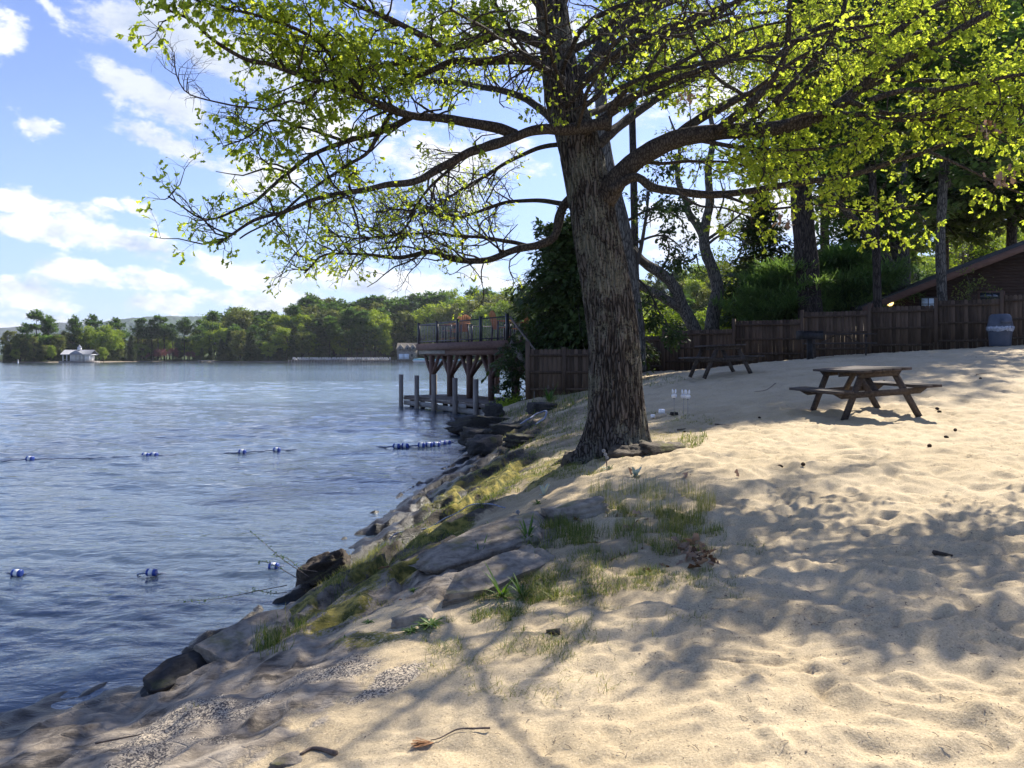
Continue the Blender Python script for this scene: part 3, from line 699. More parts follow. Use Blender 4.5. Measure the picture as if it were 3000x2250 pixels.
def build_oak():
    rg = np.random.default_rng(11)
    base = gpt(1790, 1318)
    D0 = 10.0
    root = thing('oak_tree', 'big leaning oak with spreading limbs and fresh yellow green leaves on the sand bank', 'tree', (1.29, 10.0, float(base[2])))
    tr = [(1800, 1345, 176), (1800, 1290, 172), (1802, 1200, 166), (1797, 1000, 156), (1772, 815, 158), (1748, 680, 153), (1722, 542, 152), (1692, 407, 150), (1657, 300, 137),
          (1632, 150, 122), (1612, 0, 116), (1590, -250, 92), (1575, -480, 64), (1560, -700, 30)]
    C = np.array([at(a, b, D0) for a, b, w in tr]); W = np.array([w for *_, w in tr]) / F * D0 / 2
    n, k = 120, 300
    cc = resample(C, k); s = np.linspace(0, 1, k)
    s0 = np.concatenate([[0], np.cumsum(np.linalg.norm(np.diff(C, axis=0), axis=1))]); rr = np.interp(s, s0 / s0[-1], W) * np.interp(s, [0, .3, .45, 1], [.95, .89, .78, .74])
    a = np.arange(n) * 2 * math.pi / n
    hgt = cc[:, 2] - cc[0, 2]
    flare = np.exp(-np.maximum(hgt, 0) / 0.33)
    aa, hh = np.meshgrid(a, hgt)
    lob = 0.4 + 0.75 * np.cos(5 * aa + 0.8) + 0.4 * np.cos(2 * aa - 2.2)
    R = rr[:, None] * (1 + flare[:, None] * (0.16 + 0.62 * np.clip(lob, 0, 1.5)))
    q = np.stack([np.cos(aa) * 4.0, np.sin(aa) * 4.0, hh * 1.1], -1)
    q = q + 0.5 * np.stack([vnoise(q * 0.9, 5), vnoise(q * .9, 6), 0 * hh], -1)
    ridge = np.abs(vnoise(q * np.array([2.3, 2.3, 1.0]), 8)); r2 = np.abs(vnoise(q * np.array([4.6, 4.6, 2.4]) + 3, 9))
    R = R + 0.034 * (sstep(0, .35, ridge) - 0.7) + 0.012 * (sstep(0, .4, r2) - .6) + 0.015 * vnoise(q * np.array([.5, .5, .6]), 10)
    V = cc[:, None] + R[..., None] * np.stack([np.cos(aa), np.sin(aa), 0 * aa], -1)
    i, j = np.meshgrid(np.arange(k - 1), np.arange(n), indexing='ij'); j2 = (j + 1) % n
    Q = np.stack([i * n + j, i * n + j2, (i + 1) * n + j2, (i + 1) * n + j], -1).reshape(-1, 4)
    obj('trunk', MB().add(V.reshape(-1, 3), Q), M['oak_bark'], root, True)

    for az, ln in ((2.9, 1.0), (3.7, .9), (4.55, .75), (5.5, 1.0), (.3, .8)):
        tt = np.linspace(.18, 1, 9); px_ = cc[4, 0] + np.cos(az + .25 * tt) * tt * ln; py_ = cc[4, 1] + np.sin(az + .25 * tt) * tt * ln
        pz_ = ground_z(px_, py_) + .05 - .12 * tt + .10 * (1 - tt) ** 2
        obj('root', MB().tube(np.stack([px_, py_, pz_], 1), np.linspace(.13, .035, 9), 12), M['oak_bark'], root, True)
    # limbs: photo pixels with distances, base and tip radius, side-shoot and leaf density
    L = [
        # right
        ([(1770, 590), (1811, 524), (1888, 452), (1978, 407), (2110, 385), (2271, 375), (2384, 344), (2475, 294), (2556, 226), (2678, 158), (2900, 40)], 9.9, 8.6, .155, .035, 1.6, 1.5),
        ([(1790, 560), (1860, 522), (1910, 547), (1978, 560), (2113, 570), (2294, 543), (2430, 524), (2542, 502), (2678, 456), (2859, 393), (2995, 375), (3120, 350)], 9.7, 8.8, .062, .014, 1.3, 1.1),
        ([(2542, 300), (2640, 265), (2768, 258), (3000, 217), (3150, 200)], 8.8, 8.4, .04, .015, 1.5, 1.3),
        ([(2450, 310), (2588, 240), (2814, 235), (3000, 217)], 9.0, 9.6, .04, .015, 1.5, 1.3),
        ([(2271, 300), (2384, 181), (2452, 77), (2475, 0), (2490, -150)], 9.4, 9.2, .05, .02, 1.8, 1.6),
        ([(2227, 340), (2180, 280), (2091, 217), (2032, 113), (1995, 20), (1985, -80)], 9.4, 8.7, .03, .01, 1.9, 1.7),
        ([(2100, 383), (2200, 300), (2290, 190), (2310, 60), (2320, -120)], 9.4, 8.6, .06, .02, 1.9, 1.6),
        ([(1978, 407), (2080, 330), (2220, 270), (2380, 220), (2560, 130), (2750, 80)], 9.9, 11.5, .07, .02, 1.6, 1.5),
        ([(1660, 285), (1790, 170), (1960, 80), (2180, 0), (2420, -90)], 10, 9.0, .075, .02, 1.8, 1.6),
        ([(1690, 400), (1850, 290), (2010, 220), (2200, 150), (2420, 100), (2600, 60)], 9.8, 8.6, .06, .015, 1.9, 1.7),
        ([(1720, 450), (1850, 340), (2030, 230), (2260, 120), (2500, 30)], 10.2, 14.0, .08, .02, 1.6, 1.5),
        ([(1640, 170), (1752, 100), (1880, -30), (2030, -180)], 10, 9.4, .06, .02, 1.8, 1.6),
        ([(1780, 380), (1797, 303), (1883, 226), (1930, 150), (1990, 60)], 9.7, 9.0, .05, .015, 1.8, 1.6),
        ([(2723, 447), (2836, 497), (3000, 570), (3100, 610)], 8.9, 8.6, .018, .008, 1.4, 1.2),
        ([(1978, 560), (2046, 601), (2127, 610), (2210, 640)], 9.4, 8.9, .02, .008, 1.4, 1.2),
        ([(2113, 575), (2250, 610), (2400, 600), (2560, 620), (2690, 600)], 9.3, 8.8, .022, .008, 1.5, 1.3),
        ([(2540, 160), (2700, 40), (2900, -60), (3100, -120)], 8.9, 9.2, .04, .015, 1.6, 1.4),
        ([(2000, 400), (2160, 430), (2330, 440), (2480, 420), (2620, 380)], 9.6, 8.9, .035, .012, 1.8, 1.6),
        ([(2278, 375), (2400, 330), (2700, 350), (2900, 300), (3080, 330)], 9.1, 8.7, .035, .012, 1.6, 1.4),
        ([(2046, 395), (2180, 360), (2300, 290), (2420, 240), (2560, 220)], 9.8, 10.4, .04, .012, 1.8, 1.6),
        ([(1900, 240), (2050, 150), (2180, 90), (2330, 60)], 9.3, 9.6, .035, .012, 1.9, 1.7),
        ([(1760, 160), (1860, 90), (1960, 110), (2080, 60), (2200, -40)], 9.8, 9.2, .04, .012, 1.9, 1.7),
        ([(2475, 294), (2600, 330), (2740, 330), (2860, 250), (3000, 120)], 9.0, 9.6, .035, .012, 1.7, 1.4),
        ([(2250, 180), (2400, 80), (2600, 40), (2800, 20), (3050, -60)], 9.3, 9.8, .04, .012, 1.8, 1.6),
        ([(1850, 470), (1960, 480), (2100, 470), (2250, 500), (2360, 480)], 9.9, 10.6, .03, .01, 1.5, 1.3),
        ([(1690, 330), (1780, 250), (1840, 160), (1860, 60)], 9.6, 9.2, .035, .012, 1.8, 1.5),
        ([(1650, 240), (1560, 180), (1480, 60), (1420, -60)], 9.6, 9.0, .035, .012, 1.5, 1.3),
        ([(1700, 250), (1850, 150), (2050, 80), (2300, 30), (2500, 40)], 10.3, 14.5, .05, .015, 1.6, 1.5),
        ([(1690, 350), (1900, 260), (2150, 180), (2350, 150)], 10.3, 14.5, .05, .015, 1.6, 1.5),
        ([(1670, 260), (1780, 90), (1900, 0), (2080, -60)], 10.3, 13.0, .05, .015, 1.6, 1.5),
        ([(1660, 310), (1750, 205), (1850, 130), (1980, 85), (2150, 40)], 9.8, 6.1, .04, .012, 1.9, 1.9),
        ([(1640, 220), (1700, 90), (1800, 30), (1950, -10), (2120, -30)], 9.8, 6.2, .04, .012, 1.9, 1.9),
        ([(1790, 270), (1930, 210), (2110, 180), (2300, 160)], 9.0, 6.2, .03, .010, 1.9, 1.9),
        ([(1650, 260), (1620, 170), (1600, 80), (1590, -30)], 9.6, 6.8, .035, .010, 1.8, 1.8),
        ([(1690, 390), (1715, 290), (1760, 200), (1800, 110)], 9.6, 6.9, .035, .010, 1.8, 1.8),
        ([(2100, 330), (2230, 250), (2380, 150), (2560, 100)], 8.6, 6.3, .03, .010, 1.7, 1.7),
        ([(1650, 230), (1540, 160), (1430, 90), (1320, 30)], 9.6, 6.6, .035, .010, 1.3, 1.4),
        # left
        ([(1779, 355), (1684, 375), (1571, 384), (1503, 407), (1413, 436), (1327, 470), (1227, 524), (1123, 542), (1033, 560), (920, 583), (830, 619), (739, 650), (640, 715)], 9.6, 7.4, .085, .012, .95, .85),
        ([(1510, 400), (1440, 372), (1304, 348), (1200, 339), (1078, 289), (942, 240), (852, 212), (784, 190), (716, 176), (626, 118), (558, 59), (450, 10)], 9.4, 7.0, .07, .010, 1.5, 1.7),
        ([(1200, 345), (1100, 389), (1010, 416), (920, 457), (852, 502), (793, 556), (716, 605), (600, 640), (490, 575)], 9.0, 7.6, .04, .008, .9, 1.1),
        ([(1141, 330), (1100, 407), (1069, 452), (988, 502), (897, 565), (800, 640), (700, 700)], 8.9, 7.9, .03, .008, .8, .55),
        ([(1600, 130), (1490, 100), (1390, 127), (1304, 140), (1191, 176), (1078, 203), (965, 240), (860, 215)], 9.9, 8.2, .07, .012, 1.4, 1.6),
        ([(1630, 200), (1571, 178), (1480, 176), (1400, 180), (1327, 181), (1259, 208), (1168, 245), (1080, 290)], 10.2, 9.0, .08, .02, 1.3, 1.4),
        ([(1080, 289), (1000, 200), (930, 120), (800, 60), (640, 20), (520, -20)], 8.6, 6.8, .032, .008, 1.6, 1.8),
        ([(1300, 140), (1150, 60), (1000, 0), (860, -60), (700, -100)], 8.8, 7.0, .04, .01, 1.6, 1.7),
        ([(950, 243), (890, 300), (852, 294), (784, 316), (734, 310), (680, 307), (599, 289), (545, 267), (517, 221), (513, 167)], 8.1, 7.4, .018, .005, .9, .02),
        ([(1500, 405), (1400, 434), (1250, 560), (1190, 660), (1130, 690), (1000, 690), (930, 640)], 9.7, 9.2, .03, .007, 1.9, .45),
        ([(1720, 545), (1656, 600), (1629, 677), (1600, 705), (1492, 739), (1424, 766), (1336, 760), (1261, 739), (1166, 755), (1060, 745), (949, 745), (890, 800)], 10.2, 9.6, .075, .010, 1.9, .5),
        ([(1600, 705), (1553, 719), (1481, 710), (1390, 696), (1300, 687), (1214, 687), (1100, 683), (1055, 619), (1010, 560)], 10.2, 9.8, .035, .007, 2.0, .5),
        ([(1660, 600), (1560, 590), (1450, 600), (1330, 640), (1200, 600), (1100, 620)], 10.6, 12, .04, .01, 2.1, .5),
        ([(1690, 430), (1560, 300), (1400, 250), (1230, 230), (1080, 180), (930, 150)], 10.3, 13.0, .07, .015, 1.4, 1.4),
        ([(1712, 440), (1650, 425), (1580, 432), (1500, 470), (1380, 540), (1250, 620), (1120, 650)], 10.4, 11.5, .04, .01, 2.1, .5),
        ([(1000, 410), (900, 380), (800, 350), (720, 400), (650, 430)], 8.6, 7.6, .02, .006, 1.4, 1.5),
        ([(1640, 120), (1560, 0), (1450, -120), (1300, -220)], 10, 9.0, .05, .02, 1.1, 1.0),
        # crown above the frame
        ([(1612, -20), (1850, -180), (2150, -260), (2450, -300)], 10, 14.0, .07, .02, 1.2, 1.0),
        ([(1600, -100), (1900, -330), (2250, -430), (2600, -480)], 10, 13.0, .07, .02, 1.1, .9),
        ([(1590, -200), (1760, -420), (1950, -520), (2200, -620)], 10.2, 15.0, .06, .02, 1.1, .9),
        ([(1660, 250), (1850, 60), (2150, -60), (2500, -120), (2850, -100)], 10.3, 15.5, .08, .02, 1.1, 1.0),
        ([(1600, -150), (1800, -420), (2100, -620), (2400, -700)], 10.2, 12.5, .06, .02, 1.0, 1.0),
        ([(1590, -250), (1400, -420), (1150, -520), (900, -560)], 10, 9.0, .06, .02, 1.0, 1.0),
        ([(1620, 50), (1750, -150), (1980, -300), (2300, -420)], 10.3, 13.0, .07, .02, 1.0, 1.0),
        ([(1580, -400), (1620, -650), (1750, -850), (1900, -1000)], 10, 10.5, .05, .015, 1.0, 1.0),
        ([(1610, 0), (1500, -200), (1350, -400), (1250, -600)], 10.1, 12.0, .05, .015, 1.0, 1.0),
    ]
    TW, TR = [], []; LV = MB(); twm = MB()
    for pts, da, db, r0, r1, cd, ld in L:
        p = np.array(pts, float); sg = np.concatenate([[0], np.cumsum(np.linalg.norm(np.diff(p, axis=0), axis=1))]); sg /= sg[-1]
        P = np.array([at(x, y, da + (db - da) * t) for (x, y), t in zip(p, sg)])
        leng = np.linalg.norm(np.diff(P, axis=0), axis=1).sum()
        k = max(14, int(leng / 0.07))
        path = resample(P, k)
        path += 0.018 * np.stack([vnoise(path * 2.7, 31), vnoise(path * 2.7, 32), vnoise(path * 2.7, 33)], -1)
        rad = r0 + (r1 - r0) * np.linspace(0, 1, k) ** 0.75
        rad = rad * (1 + 0.10 * vnoise(path * 7, 36))
        big = r0 > 0.045
        mb = MB().tube(path, rad, 12 if big else 8)
        if big: obj('limb', mb, M['branch_bark'], root, True)
        else: twm.add(*mb.data()[:2])
        lf = pts[-1][0] < pts[0][0]; tk = 1.35 if lf else 1.0
        if lf: cd = cd * 1.45
        l1 = max(0.45, min(1.15, leng * 0.27))
        p1, q1, _ = shoots(path[None], rad[None], leng * 3.5 * cd, l1, 0.0095 * tk, 0.22, 0.95, 0.5, 0.06, 7, 0.30, rg)
        p2, q2, _ = shoots(p1, q1, 5.2, 0.38, 0.0038 * tk, 0.15, 1.0, 0.6, 0.05, 5, 0.32, rg)
        p2b, q2b, _ = shoots(path[None], rad[None], leng * 3.0 * cd, 0.34, 0.004 * tk, 0.5, 1.0, 0.6, 0.05, 5, 0.32, rg)
        p2 = np.concatenate([p2, p2b]); q2 = np.concatenate([q2, q2b])
        p3, q3, _ = shoots(p2, q2, 2.6, 0.16, 0.0019 * tk * tk, 0.2, 1.0, 0.8, 0.04, 4, 0.3, rg)
        def sunny(pp):
            o = pp[:, -1]; hh = np.maximum(o[:, 2] - .75, 0); sx = o[:, 0] - SUNV.x / SUNV.z * hh; sy = o[:, 1] - SUNV.y / SUNV.z * hh
            qx, qy = px_of(sx, np.maximum(sy, .5), np.full(len(sx), .7))
            return (sx > -3.4) & (sy > 1.8) & ((qy > 2060) | ((qy > 1720) & (qx < 1850))) & (rg.uniform(size=len(o)) < .6)
        k1 = ~(sunny(p1) & (rg.uniform(size=len(p1)) < .8)); p1, q1 = p1[k1], q1[k1]
        k3 = ~sunny(p3); p3, q3 = p3[k3], q3[k3]
        k2 = ~sunny(p2); p2, q2 = p2[k2], q2[k2]
        for (pp, qq, nn) in ((p1, q1, 5), (p2, q2, 3), (p3, q3, 3)):
            if len(pp): twm.add(*tubes(pp, np.maximum(qq, 0.0009), nn))
        if ld > 0.05:
            for pp, cnt in ((p3, 3.4), (p2, 4.0)):
                m = len(pp); c = rg.poisson(cnt * ld, m)
                # bare and leafy sprays alternate
                c = np.where(vnoise(pp[:, 0] * 1.6, 77) + 0.25 * (ld - 0.6) > -.16 + 0.1 * (ld < 0.6), c, c // 5)
                par = np.repeat(np.arange(m), c); t = 1 - np.abs(rg.normal(0, 0.25, len(par))); t = np.clip(t, 0.1, 1)
                f = t * (pp.shape[1] - 1); i = np.minimum(f.astype(int), pp.shape[1] - 2); u = (f - i)[:, None]
                o = pp[par, i] * (1 - u) + pp[par, i + 1] * u
                hh = np.maximum(o[:, 2] - .75, 0); sx = o[:, 0] - SUNV.x / SUNV.z * hh; sy = o[:, 1] - SUNV.y / SUNV.z * hh
                qx, qy = px_of(sx, np.maximum(sy, .5), np.full(len(sx), .7))
                lit = sstep(2010, 2090, qy) + sstep(1640, 1760, qy) * sstep(2020, 1820, qx)
                keep = rg.uniform(size=len(o)) > .92 * np.clip(lit, 0, 1) * ((sx > -3.4) & (sy > 1.8))
                o = o[keep]; par = par[keep]
                V, Fq, ti = leaves(o, norm(pp[par, -1] - pp[par, 0]), 0.060 if ld > 0.6 else 0.050, rg, 0.55)
                LV.add(V, Fq, ti)
    obj('branches', twm, M['branch_bark'], root, True)
    obj('leaves', LV, M['oak_leaf'], root)
    print('oak leaves', LV.n // 9, 'twig verts', twm.n)
    # a few brown leaves of last year hanging on the twigs
    pts = np.array([at(2935, 518, 8.0), at(2890, 365, 8.0), at(2010, 275, 8.3), at(2300, 640, 8.4)])
    o = np.repeat(pts, 14, 0) + rg.normal(size=(56, 3)) * 0.05
    V, Fq, ti = leaves(o, np.tile([[0, 0, -1.0]], (56, 1)), 0.08, rg)
    obj('withered_leaves', MB().add(V, Fq, ti), M['dead_leaf'], root)
build_oak()
# ------------------------------------------------------------------ rocks
def rock_data(c, size, rot=0.0, tilt=(0, 0), seed=0, n=44, box=0.5, rough=0.16, strata=0.06):
    a = np.linspace(0, 2 * math.pi, n, endpoint=False); b = np.linspace(-math.pi / 2, math.pi / 2, n // 2)
    A, B = np.meshgrid(a, b)
    d = np.stack([np.cos(B) * np.cos(A), np.cos(B) * np.sin(A), np.sin(B)], -1)
    m = np.abs(d).max(-1, keepdims=True)
    d = d / (m ** box)
    q = d * 1.6 + seed * 7.3
    disp = rough * fbm(q, 6, seed, .58) + 0.6 * rough * (np.abs(vnoise(q * 1.7, seed + 9)) - .3)
    st = strata * np.sign(np.sin(d[..., 2] * 9 + 2 * vnoise(q, seed + 3))) * np.clip(1 - d[..., 2] ** 2, 0, 1)
    P = d * (1 + disp + st)[..., None] * np.array(size) / 2
    # fracture planes give flat faces
    r = np.random.default_rng(seed)
    for _ in range(5):
        nv = norm(r.normal(size=3) * np.array([1, 1, .5])); h = r.uniform(.62, .85) * np.abs(nv * np.array(size) / 2).sum() * .78
        s = P @ nv
        P = P - np.clip(s - h, 0, None)[..., None] * nv * .9
    P = P @ (rotz(rot) @ roty(tilt[0]) @ rotx(tilt[1])).T + np.asarray(c)
    k = P.shape[0]
    i, j = np.meshgrid(np.arange(k - 1), np.arange(n), indexing='ij'); j2 = (j + 1) % n
    return P.reshape(-1, 3), [np.stack([i * n + j, i * n + j2, (i + 1) * n + j2, (i + 1) * n + j], -1).reshape(-1, 4)]

def rock(px, py, size, rot, tilt, seed, m, name, label, cat='rock', dz=0.0, **kw):
    g = gpt(px, py); g[2] = max(g[2], -0.1)
    return top(name, rock_data(g + np.array([0, 0, dz]), size, rot, tilt, seed, **kw), M[m], label, cat, smooth=True)

def slab(pa, pb, w, h, seed, m, name, label, dz=0.0, roll=0.0, **kw):
    """a long ledge lying between two photo pixels on the ground"""
    a, b = gpt(*pa), gpt(*pb); d = b - a
    rz = math.atan2(d[1], d[0]); pitch = -math.atan2(d[2], math.hypot(d[0], d[1]))
    c = (a + b) / 2 + np.array([0, 0, dz])
    return top(name, rock_data(c, (np.linalg.norm(d), w, h), rz, (pitch, roll), seed, box=0.75, **kw), M[m], label, 'rock', smooth=True)

slab((1225, 1690), (1655, 1545), .52, .24, 3, 'rock', 'rock_ledge', 'long pale grey ledge with a broken upright end below the tall thin grass', -.01, .16, rough=.16, strata=.05, n=120)
slab((1290, 1790), (1620, 1618), .36, .22, 5, 'rock', 'rock_ledge', 'lower grey ledge with a dark undercut edge behind the sword leaved weeds', -.025, .16, rough=.18, strata=.07, n=120)
slab((1560, 1545), (1775, 1500), .32, .20, 8, 'rock', 'rock_ledge', 'short dark ledge hollowed underneath at the top of the stepped ledges', .02, -.1, rough=.14)
slab((560, 1985), (850, 1815), .62, .34, 12, 'rock', 'shore_boulder', 'large smooth granite slab at the lake edge beside the green grass tuft', -.07, .22, rough=.14, strata=.03, n=110)
slab((425, 2040), (640, 1935), .26, .24, 14, 'dark_rock', 'rock_wedge', 'dark wedge of rock sloping into the water at lower left', -.03, .25, rough=.14, n=90)
slab((855, 1745), (1045, 1665), .30, .30, 16, 'log', 'rotten_log', 'black rotting log end lying at the water edge with bare shoots behind it', .03, 0, rough=.5, strata=.16, n=110)
slab((1150, 1845), (1290, 1800), .14, .12, 18, 'rock', 'rock_ledge', 'small grey ledge strip beside the biggest rosette weed', .0, 0)
for a in [(1415, 1252, (1.9, 1.1, .55), .4, (.1, -.15), 21, 'dark_rock', 'shore_boulder', 'flat black boulder jutting into the water in front of the dock', .02),
          (1447, 1228, (.6, .5, .62), .2, (.0, .1), 22, 'dark_rock', 'shore_boulder', 'upright dark boulder standing at the foot of the dock', .1),
          (1410, 1300, (1.0, .9, .5), .5, (.2, .1), 23, 'dark_rock', 'shore_boulder', 'rounded dark boulder at the water below the coiled rope', .08),
          (1420, 1325, (.85, .8, .55), .1, (-.1, .1), 24, 'dark_rock', 'shore_boulder', 'black wet boulder with a steep face nearest the string of floats', .04),
          (1535, 1298, (.8, .45, .34), .7, (.1, 0), 25, 'dark_rock', 'shore_boulder', 'low dark boulder lying on the mossy slope left of the oak', .02),
          (1500, 1268, (1.3, .8, .5), .6, (.1, 0), 26, 'dark_rock', 'shore_boulder', 'dark ledge rock under the loose rope end', .0),
          (1590, 1208, (1.2, .6, .34), .35, (.05, 0), 27, 'dark_rock', 'shore_boulder', 'square dark rock on the bank below the fence post', .08),
          (1285, 1326, (.55, .28, .16), .1, (0, 0), 28, 'dark_rock', 'lake_stone', 'long dark stone breaking the water below the string of floats', .03),
          (1300, 1344, (.28, .2, .12), .3, (0, 0), 29, 'dark_rock', 'lake_stone', 'smallest dark stone breaking the water near the shore', .03),
          (1085, 1530, (.42, .22, .16), .3, (0, 0), 30, 'dark_rock', 'lake_stone', 'wet stone in the wash below the green mossy bank', .01),
          (850, 2236, (.17, .12, .07), .2, (0, 0), 31, 'rock', 'stone', 'flat grey stone in the sand at the bottom edge', .0),
          (1890, 1230, (.26, .14, .06), .2, (0, 0), 32, 'rock', 'stone', 'flat grey stone leaning at the right foot of the oak', .0),
          (1845, 1335, (.72, .5, .30), -.15, (0, .1), 33, 'root_moss', 'root_mound', 'moss covered root mound at the front of the oak', -.02),
          (1950, 1322, (.6, .42, .22), .2, (0, .1), 34, 'root_moss', 'root_mound', 'dark leaf filled root mound right of the oak trunk', -.02),
          (1690, 1355, (.55, .35, .3), .5, (0, 0), 35, 'root_moss', 'root_mound', 'dark earthy root flare left of the oak trunk', .0)]:
    rock(*a[:-1], dz=a[-1] - .02, n=72, rough=.34 if 'root' in a[7] else .24, strata=.09, **({'cat': 'root'} if 'root' in a[7] else {}))

# ------------------------------------------------------------------ grass, weeds and litter
def in_ellipse(cx, cy, rx, ry, rot, n, rg):
    r = np.sqrt(rg.uniform(0, 1, n)); a = rg.uniform(0, 2 * math.pi, n)
    u, v = rx * r * np.cos(a), ry * r * np.sin(a); t = math.radians(rot)
    return cx + u * math.cos(t) - v * math.sin(t), cy + u * math.sin(t) + v * math.cos(t)

BL = np.array([[-.5, 0, 0], [.5, 0, 0], [-.42, .12, .4], [.42, .12, .4], [-.25, .34, .75], [.25, .34, .75], [0, .62, 1.0]])
BLF4 = np.array([[0, 1, 3, 2], [2, 3, 5, 4]]); BLF3 = np.array([[4, 5, 6]])
def blades(P, h, w, lean, tint, rg, mb):
    n = len(P); a = rg.uniform(0, 2 * math.pi, n); c, s = np.cos(a), np.sin(a)
    hh = h * rg.uniform(.22, 1.25, n); ln = lean * rg.uniform(.3, 2.4, n)
    x = BL[None, :, 0] * (w * rg.uniform(.7, 1.3, n))[:, None]; y = BL[None, :, 1] * (hh * ln)[:, None]; z = BL[None, :, 2] * (hh * np.sqrt(np.clip(1 - 0.3 * ln, .15, 1)))[:, None]
    V = np.stack([P[:, None, 0] + c[:, None] * x - s[:, None] * y, P[:, None, 1] + s[:, None] * x + c[:, None] * y, P[:, None, 2] - .004 + z], -1)
    o = (np.arange(n) * 7)[:, None, None]
    mb.add(V.reshape(-1, 3), [(o + BLF4).reshape(-1, 4), (o + BLF3).reshape(-1, 3)], np.repeat(np.clip(tint, 0, 1), 7))

def build_grass():
    rg = np.random.default_rng(21)
    G = MB()
    #      cx    cy   rx   ry  rot   n     h    w     lean tint
    Z = [(1385, 1432, 180, 55, -24, 5200, .05, .004, .8, .42), (1290, 1555, 140, 40, -25, 3200, .06, .004, .8, .2), (1440, 1290, 80, 25, -15, 1500, .08, .006, .8, .35),
         (1910, 1475, 190, 45, 5, 1500, .17, .0028, .35, .75), (1860, 1560, 270, 75, 4, 5200, .10, .003, .5, .3), (1930, 1530, 150, 40, 0, 1400, .16, .003, .4, .6),
         (1640, 1590, 120, 45, -25, 1200, .12, .0035, .6, .25), (1720, 1690, 260, 70, -8, 3200, .07, .003, 1.0, .35),
         (1480, 1770, 190, 55, -18, 2200, .07, .0035, 1.0, .25), (1560, 1850, 330, 90, -6, 1900, .06, .003, 1.5, .4), (1550, 1960, 320, 90, 0, 620, .055, .003, 1.7, .5),
         (1100, 1655, 150, 35, -18, 1700, .09, .003, .7, .35), (1000, 1690, 130, 40, -24, 1300, .06, .003, .9, .75), (1020, 1770, 200, 60, -24, 1800, .05, .003, 1.0, .85),
         (835, 1880, 70, 45, -30, 420, .15, .004, .6, .25), (780, 1905, 40, 30, -30, 200, .14, .004, .6, .25), (985, 1730, 40, 25, -20, 260, .10, .004, .6, .3),
         (2030, 1292, 45, 22, -10, 650, .09, .005, .7, .2), (1930, 1265, 130, 35, -10, 1300, .05, .004, 1.0, .8), (2000, 1225, 110, 14, 3, 700, .06, .005, .8, .45),
         (1600, 1350, 170, 60, -26, 2600, .07, .005, .9, .3), (1720, 1375, 120, 22, -14, 1200, .08, .004, .7, .35), (1500, 1420, 160, 45, -28, 1500, .05, .004, .9, .5),
         (1560, 1290, 130, 40, -22, 1500, .06, .006, 1.0, .55), (1680, 1150, 110, 25, -8, 900, .14, .008, .7, .3), (1620, 1225, 80, 25, -20, 800, .10, .008, .7, .2), (1930, 1120, 80, 14, -5, 500, .10, .01, .6, .4),
         (1620, 1240, 190, 60, -22, 3600, .10, .008, .9, .25), (1560, 1370, 220, 60, -26, 3600, .07, .005, .9, .25), (1380, 1490, 160, 40, -30, 1800, .06, .004, .9, .3),
         (1550, 1203, 100, 22, -18, 900, .22, .012, .8, .2), (1640, 1185, 90, 22, -10, 700, .2, .012, .8, .25),
         (2080, 1610, 60, 30, 10, 260, .06, .003, 1.2, .3), (2200, 1605, 45, 25, 0, 90, .05, .003, 1.4, .3), (2120, 1730, 120, 40, 0, 160, .05, .003, 1.6, .3),
         (1950, 1700, 150, 40, 0, 700, .06, .003, 1.2, .3), (1900, 1830, 170, 50, 0, 260, .05, .003, 1.5, .35), (560, 2110, 40, 15, -20, 40, .04, .003, 1.2, .6)]
    for cx, cy, rx, ry, rot, n, h, w, lean, tint in Z:
        n = int(n * (1.25 if h > .085 else 1.7)); x, y = in_ellipse(cx, cy, rx, ry, rot, n, rg)
        P = ground_at(x, y)
        # clumpy: keep what falls on the clumps
        keep = fbm(P[:, :2] * 5.5, 3, 91) + rg.normal(0, .10, n) > .0
        P = P[keep & (P[:, 2] > .05)]
        blades(P, h, w, lean, rg.normal(tint + .06, .3, len(P)), rg, G)
    o = obj('grass', G, M['grass']); o['kind'] = 'stuff'
    tag(o, 'thin spring grass and dry stems growing in clumps between rocks and sand', 'grass')
    # seedlings and dark crumbs scattered over the sand
    x = rg.uniform(900, 3000, 5000); y = 1090 + 1150 * rg.uniform(0, 1, 5000) ** 1.3
    P = ground_at(x, y); P = P[(P[:, 2] > .6) & (P[:, 1] < 34)]; P = P[fbm(P[:, :2] * 1.7, 3, 93) + .5 * fbm(P[:, :2] * 7, 2, 94) > rg.uniform(-.15, .55, len(P))]
    D = MB(); n = len(P); s = .0034 * rg.uniform(.3, 1.9, n) * (1 + .09 * P[:, 1])
    T = np.array([[1, 0, -.3], [-.5, .8, -.3], [-.5, -.8, -.3], [.2, 0, .35]]); TF = np.array([[0, 1, 3], [1, 2, 3], [2, 0, 3]])
    V = P[:, None] + s[:, None, None] * (T[None] * rg.uniform(.5, 1.6, (n, 4, 3)))
    D.add(V.reshape(-1, 3), ((np.arange(n) * 4)[:, None, None] + TF).reshape(-1, 3))
    # needles and twig bits lying flat
    x = rg.uniform(1300, 3000, 420); y = 1090 + 1130 * rg.uniform(0, 1, 420) ** 1.1
    P = ground_at(x, y); P = P[(P[:, 2] > .6) & (P[:, 1] < 30)]; P = P[fbm(P[:, :2] * 1.7, 3, 93) > rg.uniform(-.2, .4, len(P))]; n = len(P); a = rg.uniform(0, 6.28, n); Ln = rg.uniform(.012, .05, n)
    d = np.stack([np.cos(a), np.sin(a), rg.normal(0, .12, n)], 1) * Ln[:, None]
    path = np.stack([P - d / 2, P + np.array([0, 0, .004]), P + d / 2], 1) + np.array([0, 0, .004])
    D.add(*tubes(path, np.full((n, 3), .0010) * (1 + .08 * P[:, 1:2]), 3))
    o = obj('litter', D, M['twig']); o['kind'] = 'stuff'; tag(o, 'dark bark crumbs and needle bits scattered over the sand', 'litter')
build_grass()

